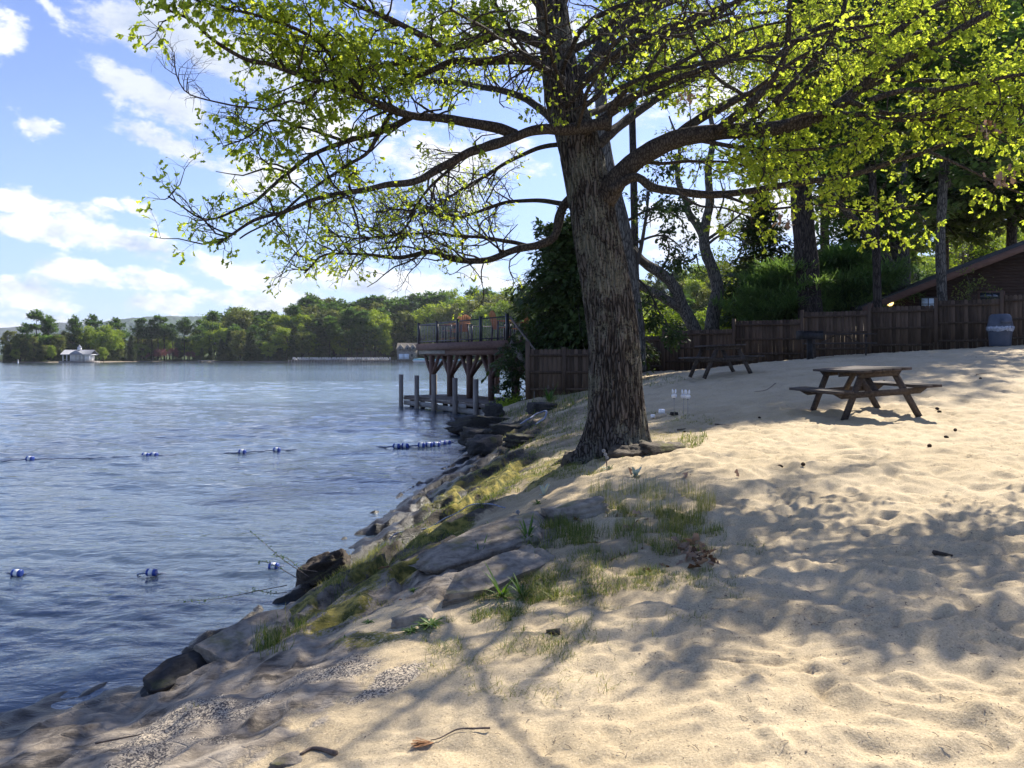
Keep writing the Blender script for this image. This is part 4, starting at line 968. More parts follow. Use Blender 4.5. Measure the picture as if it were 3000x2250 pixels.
def weed(px, py, n, ln, w, seed, label, m='weed', up=.55, name='weed', cat='plant'):
    rg = np.random.default_rng(seed); c = gpt(px, py)
    mb = MB()
    for q in range(n):
        a = rg.uniform(0, 2 * math.pi); L = ln * rg.uniform(.55, 1.15); el = up * rg.uniform(.5, 1.5); k = 6
        t = np.linspace(0, 1, k); r = L * t; zz = L * (t * math.tan(min(el, 1.2)) * .9 - 1.1 * t * t * .55 * rg.uniform(.6, 1.3))
        ww = w * np.sin(np.clip(t * .86 + .14, 0, 1) * math.pi) ** .8 * rg.uniform(.8, 1.2)
        ca, sa = math.cos(a), math.sin(a)
        cen = np.stack([ca * r, sa * r, np.maximum(zz, .004 + .003 * q / n)], 1); side = np.array([-sa, ca, 0])
        V = np.concatenate([cen - side * ww[:, None], cen + np.array([0, 0, -.3]) * ww[:, None], cen + side * ww[:, None]]) + c
        i = np.arange(k - 1)
        mb.add(V, np.concatenate([np.stack([i, i + 1, i + 1 + k, i + k], 1), np.stack([i + k, i + k + 1, i + 1 + 2 * k, i + 2 * k], 1)]), np.clip(rg.normal(.5, .25), 0, 1))
    return top(name, mb, M[m], label, cat)

weed(1262, 1838, 46, .12, .0075, 1, 'largest dark green rosette weed with narrow sword leaves in the sand')
weed(1205, 1858, 26, .08, .006, 2, 'small dark green rosette weed left of the largest one')
weed(1545, 1602, 30, .12, .009, 3, 'bright green strappy weed growing in the crack between the two ledges', up=.9)
weed(1470, 1745, 34, .13, .008, 4, 'dark strappy weed under the edge of the lower ledge', up=.8)
weed(1530, 1750, 22, .10, .007, 5, 'dark weed right of the strappy one under the lower ledge', up=.8)
weed(1405, 1640, 16, .10, .006, 6, 'upright thin leaved weed on the upper ledge', up=1.2)
weed(1440, 1570, 16, .09, .006, 7, 'small bright weed on the bare rock left of the tall grass', up=.8)
weed(1600, 1525, 20, .10, .008, 8, 'light green weed beside the short hollowed ledge')
weed(1080, 1822, 18, .06, .005, 9, 'pale rosette weed on the mossy sand patch')
weed(1055, 1800, 16, .05, .006, 10, 'tiny bright green rosette on the mossy bank')
weed(1210, 1735, 18, .06, .006, 11, 'grey green rosette weed on the yellow moss')
weed(1010, 1885, 16, .05, .004, 12, 'reddish green seedling weed near the gravel')
weed(1480, 1610, 14, .08, .006, 13, 'thin green weed at the left end of the upper ledge', up=1.0)
weed(1860, 1398, 10, .09, .022, 14, 'pale green broad leaved plant alone on the sand in front of the oak', 'pale_green', .8)
weed(1787, 1375, 8, .09, .02, 15, 'pale felted leaf cluster below the dandelion clocks', 'pale_green', 1.0)
weed(1594, 1448, 8, .08, .018, 16, 'pale leaved plant at the top of the dark slope', 'pale_green', 1.0)
weed(1575, 1480, 10, .08, .012, 17, 'green broad leaved plant below the pale one on the slope', up=.9)
weed(1610, 1180, 26, .30, .02, 18, 'tall leafy weed at the foot of the dock side fence', up=1.1)
weed(1665, 1140, 22, .34, .02, 19, 'leafy weed on the bank before the fence boards', up=1.1)

def dandelion(px, py, heads, label):
    c = gpt(px, py); t = thing('dandelion', label, 'flower', tuple(c)); rg = np.random.default_rng(5)
    for dx, h in heads:
        tip = c + np.array([dx, 0.01, h])
        obj('stem', MB().tube(resample(np.array([c, c + np.array([dx * .3, 0, h * .5]), tip]), 8), .0028, 5), M['twig'], t, True)
        d = norm(rg.normal(size=(240, 3))); r = .020
        mb = MB(); p = np.stack([np.broadcast_to(tip, d.shape), tip + d * r * .6, tip + d * r], 1)
        mb.add(*tubes(p, np.full((240, 3), .0011) * np.array([.5, .8, 2.4]), 3))
        obj('seed_head', mb, M['white_paint'], t, True)
dandelion(1778, 1385, [(-.035, .225), (-.015, .185), (.0, .15)], 'dandelion with three white seed heads in front of the oak')
dandelion(1520, 1520, [(-.01, .08)], 'single dandelion clock low on the rock below the slope')

def leaf_litter():
    """curled brown oak leaves lying in a drift at the edge of the grass, each its own leaf"""
    rg = np.random.default_rng(8)
    proto = []
    for q in range(4):
        V, Fq, ti = leaves(np.zeros((1, 3)), np.array([[1.0, 0, 0]]), .11, rg, 0, flat=.0)
        V = V + np.array([0, 0, .3]) * (np.abs(V[:, 1:2]) ** 1.3)
        me = make_mesh('dry_leaf', V, [Fq], {'tint': ti}); me.materials.append(M['dead_leaf']); proto.append(me)
    sp = [(2035, 1632, 70, 36, 46), (1790, 1540, 120, 30, 12), (1900, 1640, 120, 40, 10), (1540, 1690, 30, 15, 4), (1180, 1755, 8, 6, 1), (2220, 1400, 500, 30, 3), (1150, 1690, 30, 14, 3), (1700, 1590, 60, 20, 6)]
    for cx, cy, rx, ry, n in sp:
        x, y = in_ellipse(cx, cy, rx, ry, 25 if n > 20 else 0, n, rg)
        for P in ground_at(x, y):
            o = bpy.data.objects.new('dry_leaf', proto[rg.integers(4)]); COL.objects.link(o)
            o.location = P + np.array([0, 0, .012 + .03 * rg.random() * (n > 20)]); o.rotation_euler = (rg.normal(0, .45), rg.normal(0, .45), rg.uniform(0, 6.28)); o.scale = [rg.uniform(.6, 1.1)] * 3
            if n > 20: tag(o, 'curled brown oak leaf in the drift at the right edge of the grass', 'leaf', 'dry leaves drifted at the edge of the grass')
            else: tag(o, 'single curled brown leaf lying loose among the thin grass and sand', 'leaf', 'loose dry leaves on the ground')
leaf_litter()

def pine_cones():
    rg = np.random.default_rng(31)
    mb = MB()
    for q in range(9):
        z = .006 + .0075 * q; r = .019 * math.sin((q + 1.2) / 11 * math.pi) + .005
        mb.lathe([(r * .4, z - .006), (r * 1.15, z), (r * .7, z + .004)], 9)
    V, Fc, A = mb.data(); me = make_mesh('pine_cone', V, Fc); me.materials.append(M['cone'])
    for px, py in [(2868, 1112), (2863, 1050), (2745, 1214), (2752, 1206), (2585, 1120), (2000, 1267), (2728, 1310), (2780, 1288), (2350, 1375), (2295, 1370), (2230, 1235), (2800, 1277)]:
        P = gpt(px, py); o = bpy.data.objects.new('pine_cone', me); COL.objects.link(o)
        o.location = P + np.array([0, 0, .018]); o.rotation_euler = (1.45, rg.uniform(-.3, .3), rg.uniform(0, 6.28)); o.scale = [rg.uniform(.6, .9)] * 3
        tag(o, 'small dark pine cone lying on the open sand', 'pine cone', 'pine cones scattered on the sand')
pine_cones()

def stick(pts, r, label, name='fallen_stick', m='twig', dz=.012):
    P = np.array([gpt(*p) + np.array([0, 0, dz]) for p in pts])
    return top(name, MB().tube(resample(P, 14), np.linspace(r, r * .45, 14), 6), M[m], label, 'stick', smooth=True)
stick([(1435, 2146), (1390, 2141), (1340, 2146), (1290, 2168), (1262, 2185)], .005, 'thin curved twig with a brown needle tuft lying in the bottom sand')
rg_ = np.random.default_rng(3); c_ = gpt(1245, 2193)
tp_ = []
for q in range(60):
    d_ = norm(np.array([-.9 + rg_.normal(0, .12), -.30 + rg_.normal(0, .16), .10 + rg_.normal(0, .07)])) * rg_.uniform(.06, .10)
    s_ = c_ + np.array([.035, .02, .014]); tp_.append(np.stack([s_, s_ + d_ * .5, s_ + d_]))
nm_ = flat_mat('orange brown dry needles', (0.36, 0.19, 0.09), .8, .2, 40, .4)
top('needle_tuft', MB().add(*tubes(np.array(tp_), np.full((60, 3), .0011), 3)), nm_, 'orange brown tuft of dry pine needles at the twig tip in the bottom sand', 'needles')
stick([(1640, 1853), (1600, 1860)], .022, 'chunk of grey bark half buried in the sand below the grass', 'bark_piece', 'log', .01)
stick([(985, 2215), (920, 2205), (880, 2222)], .012, 'short dark stick by the bottom grey stone', dz=.008)
stick([(2272, 1125), (2245, 1146), (2210, 1147)], .008, 'thin curved twig on the shaded sand before the middle table')
stick([(1985, 1262), (2010, 1255)], .014, 'short dark stick on the dry grass right of the oak')
stick([(2095, 1242), (2180, 1250), (2215, 1252)], .012, 'long thin stick in the sand right of the rabbit stakes')
stick([(2735, 1625), (2790, 1640)], .018, 'broken brown stick lying in the sand at right', 'fallen_stick', 'log', .01)
stick([(2860, 1100), (2890, 1096)], .01, 'small stick by the pine cone behind the nearest table')
stick([(280, 2190), (420, 2170)], .006, 'thin brown twig lying on the gravelly rock')

def shoot_plant():
    """bare shoots with buds leaning out over the water from behind the rotten log"""
    rg = np.random.default_rng(12)
    b0 = at(925, 1690, 6.6); t = thing('budding_shrub', 'straggling shrub with thin budding shoots leaning over the water', 'shrub', tuple(b0))
    mb = MB(); lv = MB()
    for pts, Da, Db in [([(905, 1690), (830, 1640), (790, 1605), (735, 1558)], 6.6, 7.0), ([(880, 1700), (820, 1665), (775, 1645), (755, 1650)], 6.5, 6.7), ([(840, 1715), (760, 1730), (650, 1752), (540, 1763)], 6.3, 6.5),
                        ([(930, 1675), (880, 1665), (840, 1635), (800, 1625)], 6.7, 7.0), ([(838, 1780), (800, 1800), (775, 1820)], 6.0, 6.1), ([(840, 1735), (800, 1738), (740, 1728)], 6.3, 6.4)]:
        n = len(pts); P = np.array([at(x, y, Da + (Db - Da) * i / (n - 1)) for i, (x, y) in enumerate(pts)]); path = resample(P, 16)
        mb.tube(path, np.linspace(.004, .0015, 16), 5)
        pp = np.repeat(path[5:], 5, 0) + rg.normal(size=(55, 3)) * .006
        V, Fq, ti = leaves(pp, rg.normal(size=(55, 3)), .016, rg, -.5); lv.add(V, Fq, ti * .5 + .3)
    obj('stems', mb, M['twig'], t, True); obj('buds', lv, M['weed'], t)
shoot_plant()

# ------------------------------------------------------------------ swim lines
def float_proto(r, L):
    t = bpy.data.objects.new('swim_float', None); COL.objects.link(t); t.empty_display_size = .1
    b = MB()
    for s in (-1, 1):
        pr = [(0.001, s * L * .5), (r * .72, s * L * .5), (r * .93, s * L * .46), (r, s * L * .40), (r, s * L * .20), (r * .9, s * L * .19)]
        b.lathe(pr if s > 0 else pr[::-1], 20)
    b.xf(rotx(math.pi / 2)); obj('float_body', b, M['float_blue'], t, True, local=True)
    w = MB().lathe([(r * .9, -L * .2), (r * 1.02, -L * .195), (r * 1.02, L * .195), (r * .9, L * .2)], 20).xf(rotx(math.pi / 2))
    obj('white_band', w, M['float_white'], t, True, local=True)
    return t
FP = [None]
def swim_float(px, py, z, L, ang, label, group):
    D = F * (H - z) / (py - HZ); P = at(px, py, D)
    if FP[0] is None: FP[0] = float_proto(.36, 1.0); o = FP[0]
    else: o = copy_tree(FP[0])
    o.location = P; o.scale = (L, L, L); o.rotation_euler = (0.03, 0.05, ang)
    tag(o, label, 'float', group); return P
def ropeline(pts, r, name, label, sag=0.0):
    P = np.array(pts); path = resample(P, max(24, int(len(P) * 16)))
    path = path + np.stack([0 * path[:, 0], .02 * np.sin(path[:, 0] * 7), .006 * np.sin(path[:, 0] * 23)], 1)
    return top(name, MB().tube(path, r, 6), M['rope'], label, 'rope', smooth=True)
def wp(px, py, z): return at(px, py, F * (H - z) / (py - HZ))
g1 = 'blue and white floats on the outer swim line'
for px, py, lb in [(88, 1344, 'blue and white float alone at the left end of the outer swim line'), (427, 1334, 'left float of the touching pair on the outer swim line'), (452, 1333, 'right float of the touching pair on the outer swim line'),
                   (710, 1324, 'blue and white float just right of the middle of the outer swim line'), (811, 1318, 'last single float before the gap in the outer swim line')]:
    swim_float(px, py, .03, .155, 1.45, lb, g1)
for q, (px, py) in enumerate([(1162, 1307), (1187, 1306), (1235, 1304), (1258, 1303), (1280, 1302), (1297, 1299), (1311, 1297)]):
    swim_float(px, py, .035, .17, 1.35, ['leftmost float of the string of seven by the dark boulders', 'second float in the string of seven by the dark boulders', 'third float in the string of seven, first after the gap', 'fourth float in the string of seven by the boulders',
                                        'fifth float in the string of seven by the boulders', 'sixth float in the string of seven by the boulders', 'float nearest the shore in the string of seven'][q], 'seven floats strung together near the boulders')
for px, py, z, lb in [(50, 1679, .03, 'float at the left edge on the near swim line'), (444, 1677, .03, 'middle float on the near swim line'), (802, 1659, .03, 'near swim line float behind the budding shoots'), (1172, 1583, .11, 'blue and white float lying on the wet shore rock')]:
    swim_float(px, py, z, .102, 1.5, lb, 'blue and white floats on the near swim line')
ropeline([wp(-250, 1352, .01), wp(0, 1350, .012), wp(88, 1345, .02), wp(250, 1342, .0), wp(427, 1336, .02), wp(600, 1330, -.02), wp(710, 1325, .02), wp(811, 1319, .02), wp(890, 1318, .0), wp(960, 1317, -.05)], .016, 'swim_rope', 'thin rope of the outer swim line through the left floats')
ropeline([wp(1060, 1309, -.03), wp(1130, 1309, .015), wp(1187, 1307, .02), wp(1235, 1305, .02), wp(1311, 1298, .02), wp(1330, 1296, .03)], .02, 'swim_rope', 'rope of the outer swim line through the seven floats by the boulders')
ropeline([wp(0, 1683, -.01), wp(50, 1680, .015), wp(90, 1680, -.02)], .009, 'swim_rope', 'rope end at the left float of the near swim line')
ropeline([wp(405, 1682, -.015), wp(444, 1678, .015), wp(485, 1680, -.015)], .009, 'swim_rope', 'rope end at the middle float of the near swim line')
ropeline([wp(760, 1664, -.01), wp(802, 1660, .015), wp(850, 1661, -.015)], .009, 'swim_rope', 'rope end at the near line float behind the shoots')
def gr(px, py, dz=.03): return gpt(px, py) + np.array([0, 0, dz])
ropeline([gr(1140, 1600), gr(1172, 1586), gr(1250, 1552), gr(1330, 1525), gr(1400, 1500), gr(1480, 1492, .03)], .007, 'shore_rope', 'rope running from the float on the rock up over the grass')
ropeline([gr(1495, 1268, .08), gr(1540, 1248, .08), gr(1575, 1225, .10), gr(1600, 1218, .12), gr(1595, 1235, .06), gr(1570, 1250, .05)], .022, 'shore_rope', 'white flecked rope lying over the dark ledge left of the oak')

# ------------------------------------------------------------------ picnic tables, grill, bin, stakes
def picnic_table(label, loc, rz, roll=0.0, length=1.83, group='brown picnic tables on the sand'):
    t = thing('picnic_table', label, 'picnic table', loc, group)
    t.rotation_euler = (0, roll, rz)
    rg = np.random.default_rng(int(abs(loc[0] * 100)))
    hl = length / 2; m = M['table_wood']
    b = MB()
    for q in range(5):
        b.box(((q - 2) * .149, rg.normal(0, .008), .735 + rg.normal(0, .0015)), (.142, length, .038))
    obj('tabletop', b, m, t, local=True)
    for s in (-1, 1):
        b = MB()
        for q in (0, 1): b.box((s * (.59 + q * .145), rg.normal(0, .008), .445 + rg.normal(0, .001)), (.139, length, .038))
        obj('seat', b, m, t, local=True)
    yl = hl - .30
    for e in (-1, 1):
        for s in (-1, 1):
            obj('leg', MB().bar((s * .60, e * yl, -.06), (s * .235, e * yl, .716), .036, .092, up=(1, 0, 0)), m, t, local=True)
        z0, z1 = .333, .425
        obj('seat_beam', MB().prism([(-.60, z0), (.60, z0), (.74, z1), (-.74, z1)], .037, None, (0, e * (yl + .0375), 0)), m, t, local=True)
        obj('top_cleat', MB().prism([(-.29, .628), (.29, .628), (.355, .715), (-.355, .715)], .037, None, (0, e * (yl + .0375), 0)), m, t, local=True)
        obj('brace', MB().bar((0, e * (yl - .06), .37), (0, e * .12, .712), .037, .085, up=(1, 0, 0)), m, t, local=True)
    obj('top_cleat', MB().box((0, 0, .675), (.66, .04, .08)), m, t, local=True)
    return t
def gz(x, y): return float(ground_z(np.array([x]), np.array([y]))[0])
T1 = (5.62, 12.35)
picnic_table('nearest brown picnic table standing in the dappled sand at right', (T1[0], T1[1], (H - (1087 - HZ) / F * 11.5) + .036 - .755), .015, -.075)
picnic_table('middle brown picnic table in the shade before the left fence panels', (5.25, 19.4, gp(2130, 1100, 18.6)[2] + .0), .05, -.03)
picnic_table('far dark picnic table turned sideways behind the grill', (10.35, 24.3, gp(2430, 1047, 24)[2]), math.radians(66), -.02, 2.1)

def pedestal_grill():
    c = at(2372, 1048, 22.8); t = thing('pedestal_grill', 'black box grill on a thick post before the far picnic table', 'grill', tuple(c))
    m = M['iron']
    obj('post', MB().box(c + np.array([0, 0, .24]), (.13, .13, .60)), m, t)
    b = MB(); w, d, h, th = .62, .42, .25, .012; z = .55
    R = rotz(.1)
    for cc, ss in (((0, 0, z), (w, d, th)), ((-w / 2, 0, z + h / 2), (th, d + .004, h)), ((w / 2, 0, z + h / 2), (th, d + .004, h)), ((0, d / 2, z + h / 2), (w - .015, th, h)), ((0, -d / 2, z + h * .36), (w - .015, th, h * .7))):
        b.box(R @ np.array(cc) + c, ss, R)
    obj('fire_box', b, m, t)
    g = MB()
    for q in range(12): g.bar(c + R @ np.array([-.28 + q * .051, -.2, z + .235]), c + R @ np.array([-.28 + q * .051, .2, z + .235]), .012, .012)
    obj('grate', g, m, t)
    obj('handle', MB().tube([c + R @ np.array([-.31, -.1, z + .22]), c + R @ np.array([-.42, -.1, z + .22]), c + R @ np.array([-.42, -.16, z + .22])], .01, 6), m, t)
pedestal_grill()

def trash_can():
    D = 27.0; c = at(2930, 1014, D); t = thing('trash_can', 'blue grey trash can with a dome lid and clear bag before the right fence', 'trash can', tuple(c))
    s = D / F * 3000 / 3000
    w = lambda px: px / F * D
    r0, r1 = w(27), w(32); h1 = w(52)
    pr = [(0.01, 0), (r0, 0), (r0 * 1.02, .02)] + [(r0 + (r1 - r0) * q, .02 + (h1 - .02) * q) for q in (.25, .5, .75, 1.0)] + [(r1 + .02, h1), (r1 + .02, h1 + .04), (r1, h1 + .045)]
    b = MB().lathe(pr, 36, c)
    obj('can_body', b, M['bin_plastic'], t, True)
    k = 48; a = np.arange(k) * 2 * math.pi / k; rg = np.random.default_rng(4); rings = []
    for z, rr in ((h1 - .10, r1 + .012), (h1 - .03, r1 + .028), (h1 + .05, r1 + .034), (h1 + .07, r1 - .01)):
        wv = 1 + .03 * rg.normal(size=k); rings.append(np.stack([np.cos(a) * rr * wv, np.sin(a) * rr * wv, z + .014 * rg.normal(size=k)], 1) + c)
    V = np.concatenate(rings); i, j = np.meshgrid(np.arange(3), np.arange(k), indexing='ij'); j2 = (j + 1) % k
    obj('bin_bag', MB().add(V, np.stack([i * k + j, i * k + j2, (i + 1) * k + j2, (i + 1) * k + j], -1).reshape(-1, 4)), M['bag_plastic'], t, True)
    zt = w(94)
    l = MB().lathe([(r1 + .012, h1 + .055), (r1 + .015, h1 + .09), (r1 * .98, h1 + .18), (r1 * .88, zt - .09), (r1 * .74, zt - .015), (r1 * .6, zt), (0.01, zt + .004)], 36, c)
    lid = obj('dome_lid', l, M['bin_plastic'], t, True)
    f = MB().box(c + np.array([-.02, -r1 * .93, h1 + .24]), (r1 * .95, .03, .17), rotx(-.22)); obj('flap_door', f, M['bin_plastic'], lid)
trash_can()

def bunny(px, topy, basey, D, label):
    c = at(px, basey, D); w = lambda q: q / F * D
    t = thing('rabbit_stake', label, 'garden stake', tuple(c), 'white rabbit garden stakes')
    hh = w(basey - topy); r = w(8.6); zc = hh - w(16.5)
    obj('stake', MB().tube([c + np.array([0, 0, -.05]), c + np.array([0, 0, zc - .7 * r])], .004, 6), M['grey_board'], t, True)
    a = np.linspace(0, 2 * math.pi, 24, endpoint=False); outline = [(r * math.cos(q), zc + .82 * r * math.sin(q)) for q in a]
    obj('rabbit_head', MB().prism(outline, .005, None, c), M['bunny_white'], t)
    for s in (-1, 1):
        e = [(s * r * .36 + .31 * r * math.cos(q), zc + 1.45 * r + .92 * r * math.sin(q)) for q in a]
        obj('rabbit_ear', MB().prism(e, .005, roty(s * .08), c + np.array([-s * .08 * zc, 0, 0])), M['bunny_white'], t)
    obj('clip', MB().box(c + np.array([0, .004, zc - .9 * r]), (.02, .012, .02)), M['black_metal'], t)
bunny(1975, 1143, 1212, 13.3, 'white rabbit shaped stake standing alone left of the other two')
bunny(2003, 1144, 1217, 13.4, 'middle white rabbit stake behind its neighbour')
bunny(2015, 1145, 1219, 13.1, 'rightmost white rabbit stake overlapping the middle one')
c_ = gpt(1938, 1224)
top('tan_block', MB().box(c_ + np.array([0, 0, .03]), (.17, .11, .075), rotz(-.35)), M['brick'], 'pale tan brick shaped block on the ground right of the oak', 'block')
top('white_box', MB().box(c_ + np.array([.015, .05, .105]), (.10, .07, .07), rotz(.2) @ rotx(.2), taper=.92), M['bunny_white'], 'small crumpled white carton resting on the tan block', 'carton')
top('white_scrap', rock_data(c_ + np.array([-.15, .02, .02]), (.12, .06, .06), .3, (0, 0), 41, 20), M['bunny_white'], 'small white figurine piece against the oak root', 'ornament', smooth=True)
c_ = gpt(1975, 1218)
top('dark_tray', MB().box(c_ + np.array([0, 0, .02]), (.15, .05, .05), rotz(-.1), taper=.85), M['iron'], 'small dark slatted box under the leftmost rabbit stake', 'box')

# ------------------------------------------------------------------ the fences
def fence_panel(parent, a, b, ztop, zb_a, zb_b, board=.145, seed=0):
    """boards from a to b (x,y), level top, boards dog-eared; rails on the near side"""
    rg = np.random.default_rng(seed); a = np.array(a); b = np.array(b); d = b - a; L = np.linalg.norm(d); d = d / L
    nrm = np.array([d[1], -d[0]])
    if nrm[1] > 0: nrm = -nrm
    ang = math.atan2(d[1], d[0]); R = rotz(ang); n = max(2, int(round(L / board))); w = L / n
    mb = MB()
    for q in range(n):
        s = (q + .5) * w; zb = zb_a + (zb_b - zb_a) * s / L - .04; zt = ztop + rg.normal(0, .004); hw = w / 2 - .002
        poly = [(-hw, zb), (hw, zb), (hw, zt - .035), (hw - .03, zt), (-hw + .03, zt), (-hw, zt - .035)]
        mb.prism(poly, .018, R, (a[0] + d[0] * s + nrm[0] * rg.normal(0, .002), a[1] + d[1] * s + nrm[1] * rg.normal(0, .002), 0), float(rg.uniform(.1, 1)))
    p = obj('panel', mb, M['fence_wood'], parent)
    zb = max(zb_a, zb_b)
    for zz in (ztop - .20, (ztop - .20 + zb + .22) / 2, zb + .22):
        if zz < max(zb_a, zb_b) + .05: continue
        r = MB().bar((a[0] + nrm[0] * .03, a[1] + nrm[1] * .03, zz), (b[0] + nrm[0] * .03, b[1] + nrm[1] * .03, zz), .04, .085, attr=.35)
        obj('rail', r, M['fence_wood'], p)

def fpt(px):
    u = (px - CX) / F; s = (34.4 * u - 8.4) / (8.8 + 5.4 * u); return np.array([8.4 + 8.8 * s, 34.4 - 5.4 * s])
def build_fence():
    p0 = fpt(2350); t = thing('wooden_fence', 'long brown board fence stepping up the slope behind the picnic tables', 'fence', (p0[0], p0[1], 2.0))
    px = [1800, 1945, 2150, 2350, 2547, 2742, 2935, 3140, 3330]; tops = [985, 966, 938, 912, 897, 878, 862, 848]; ptop = [983, 962, 934, 908, 888, 873, 851, 840, 830]
    for q in range(len(tops)):
        a, b = fpt(px[q]), fpt(px[q + 1]); mid = (a + b) / 2
        zt = H - (tops[q] - HZ) / F * mid[1]
        e = norm(b - a)
        fence_panel(t, a + e * .07, b - e * .07, zt, float(zbase(*a)), float(zbase(*b)), seed=q)
    for q, x in enumerate(px):
        a = fpt(x); zt = H - (ptop[q] - HZ) / F * a[1]; zb = float(zbase(*a)) - .1
        obj('post', MB().box((a[0], a[1], (zt + zb) / 2), (.13, .13, zt - zb), rotz(-.55), attr=.6), M['fence_wood'], t)
    D = 25.5
    t2 = thing('wooden_fence', 'tall shaded board fence beside the boathouse deck left of the oak', 'fence', tuple(at(1600, 1160, D)))
    xs = [1546, 1652, 1760]
    for q in range(2):
        a, b = at(xs[q], 1023, D), at(xs[q + 1], 1023, D)
        fence_panel(t2, (a[0] + .06, D), (b[0] - .06, D), a[2], at(1600, 1170, D)[2], at(1700, 1160, D)[2], seed=30 + q)
    a = at(1760, 1023, D); b = fpt(1800)
    for q in range(4):
        u = np.array([a[0], D]) * (1 - q / 4) + b * q / 4; v = np.array([a[0], D]) * (1 - (q + 1) / 4) + b * (q + 1) / 4
        fence_panel(t2, u, v, max(a[2], float(zbase(*u)) + 1.8), float(zbase(*u)), float(zbase(*v)), seed=50 + q)
    for q, x in enumerate(xs):
        p = at(x, 1000 if q == 0 else 1018, D); zb = float(zbase(p[0], D)) - .1
        obj('post', MB().box((p[0], D + .02, (p[2] + zb) / 2), (.15, .13, p[2] - zb), None, attr=.8 if q == 0 else .4), M['fence_wood'], t2)
build_fence()

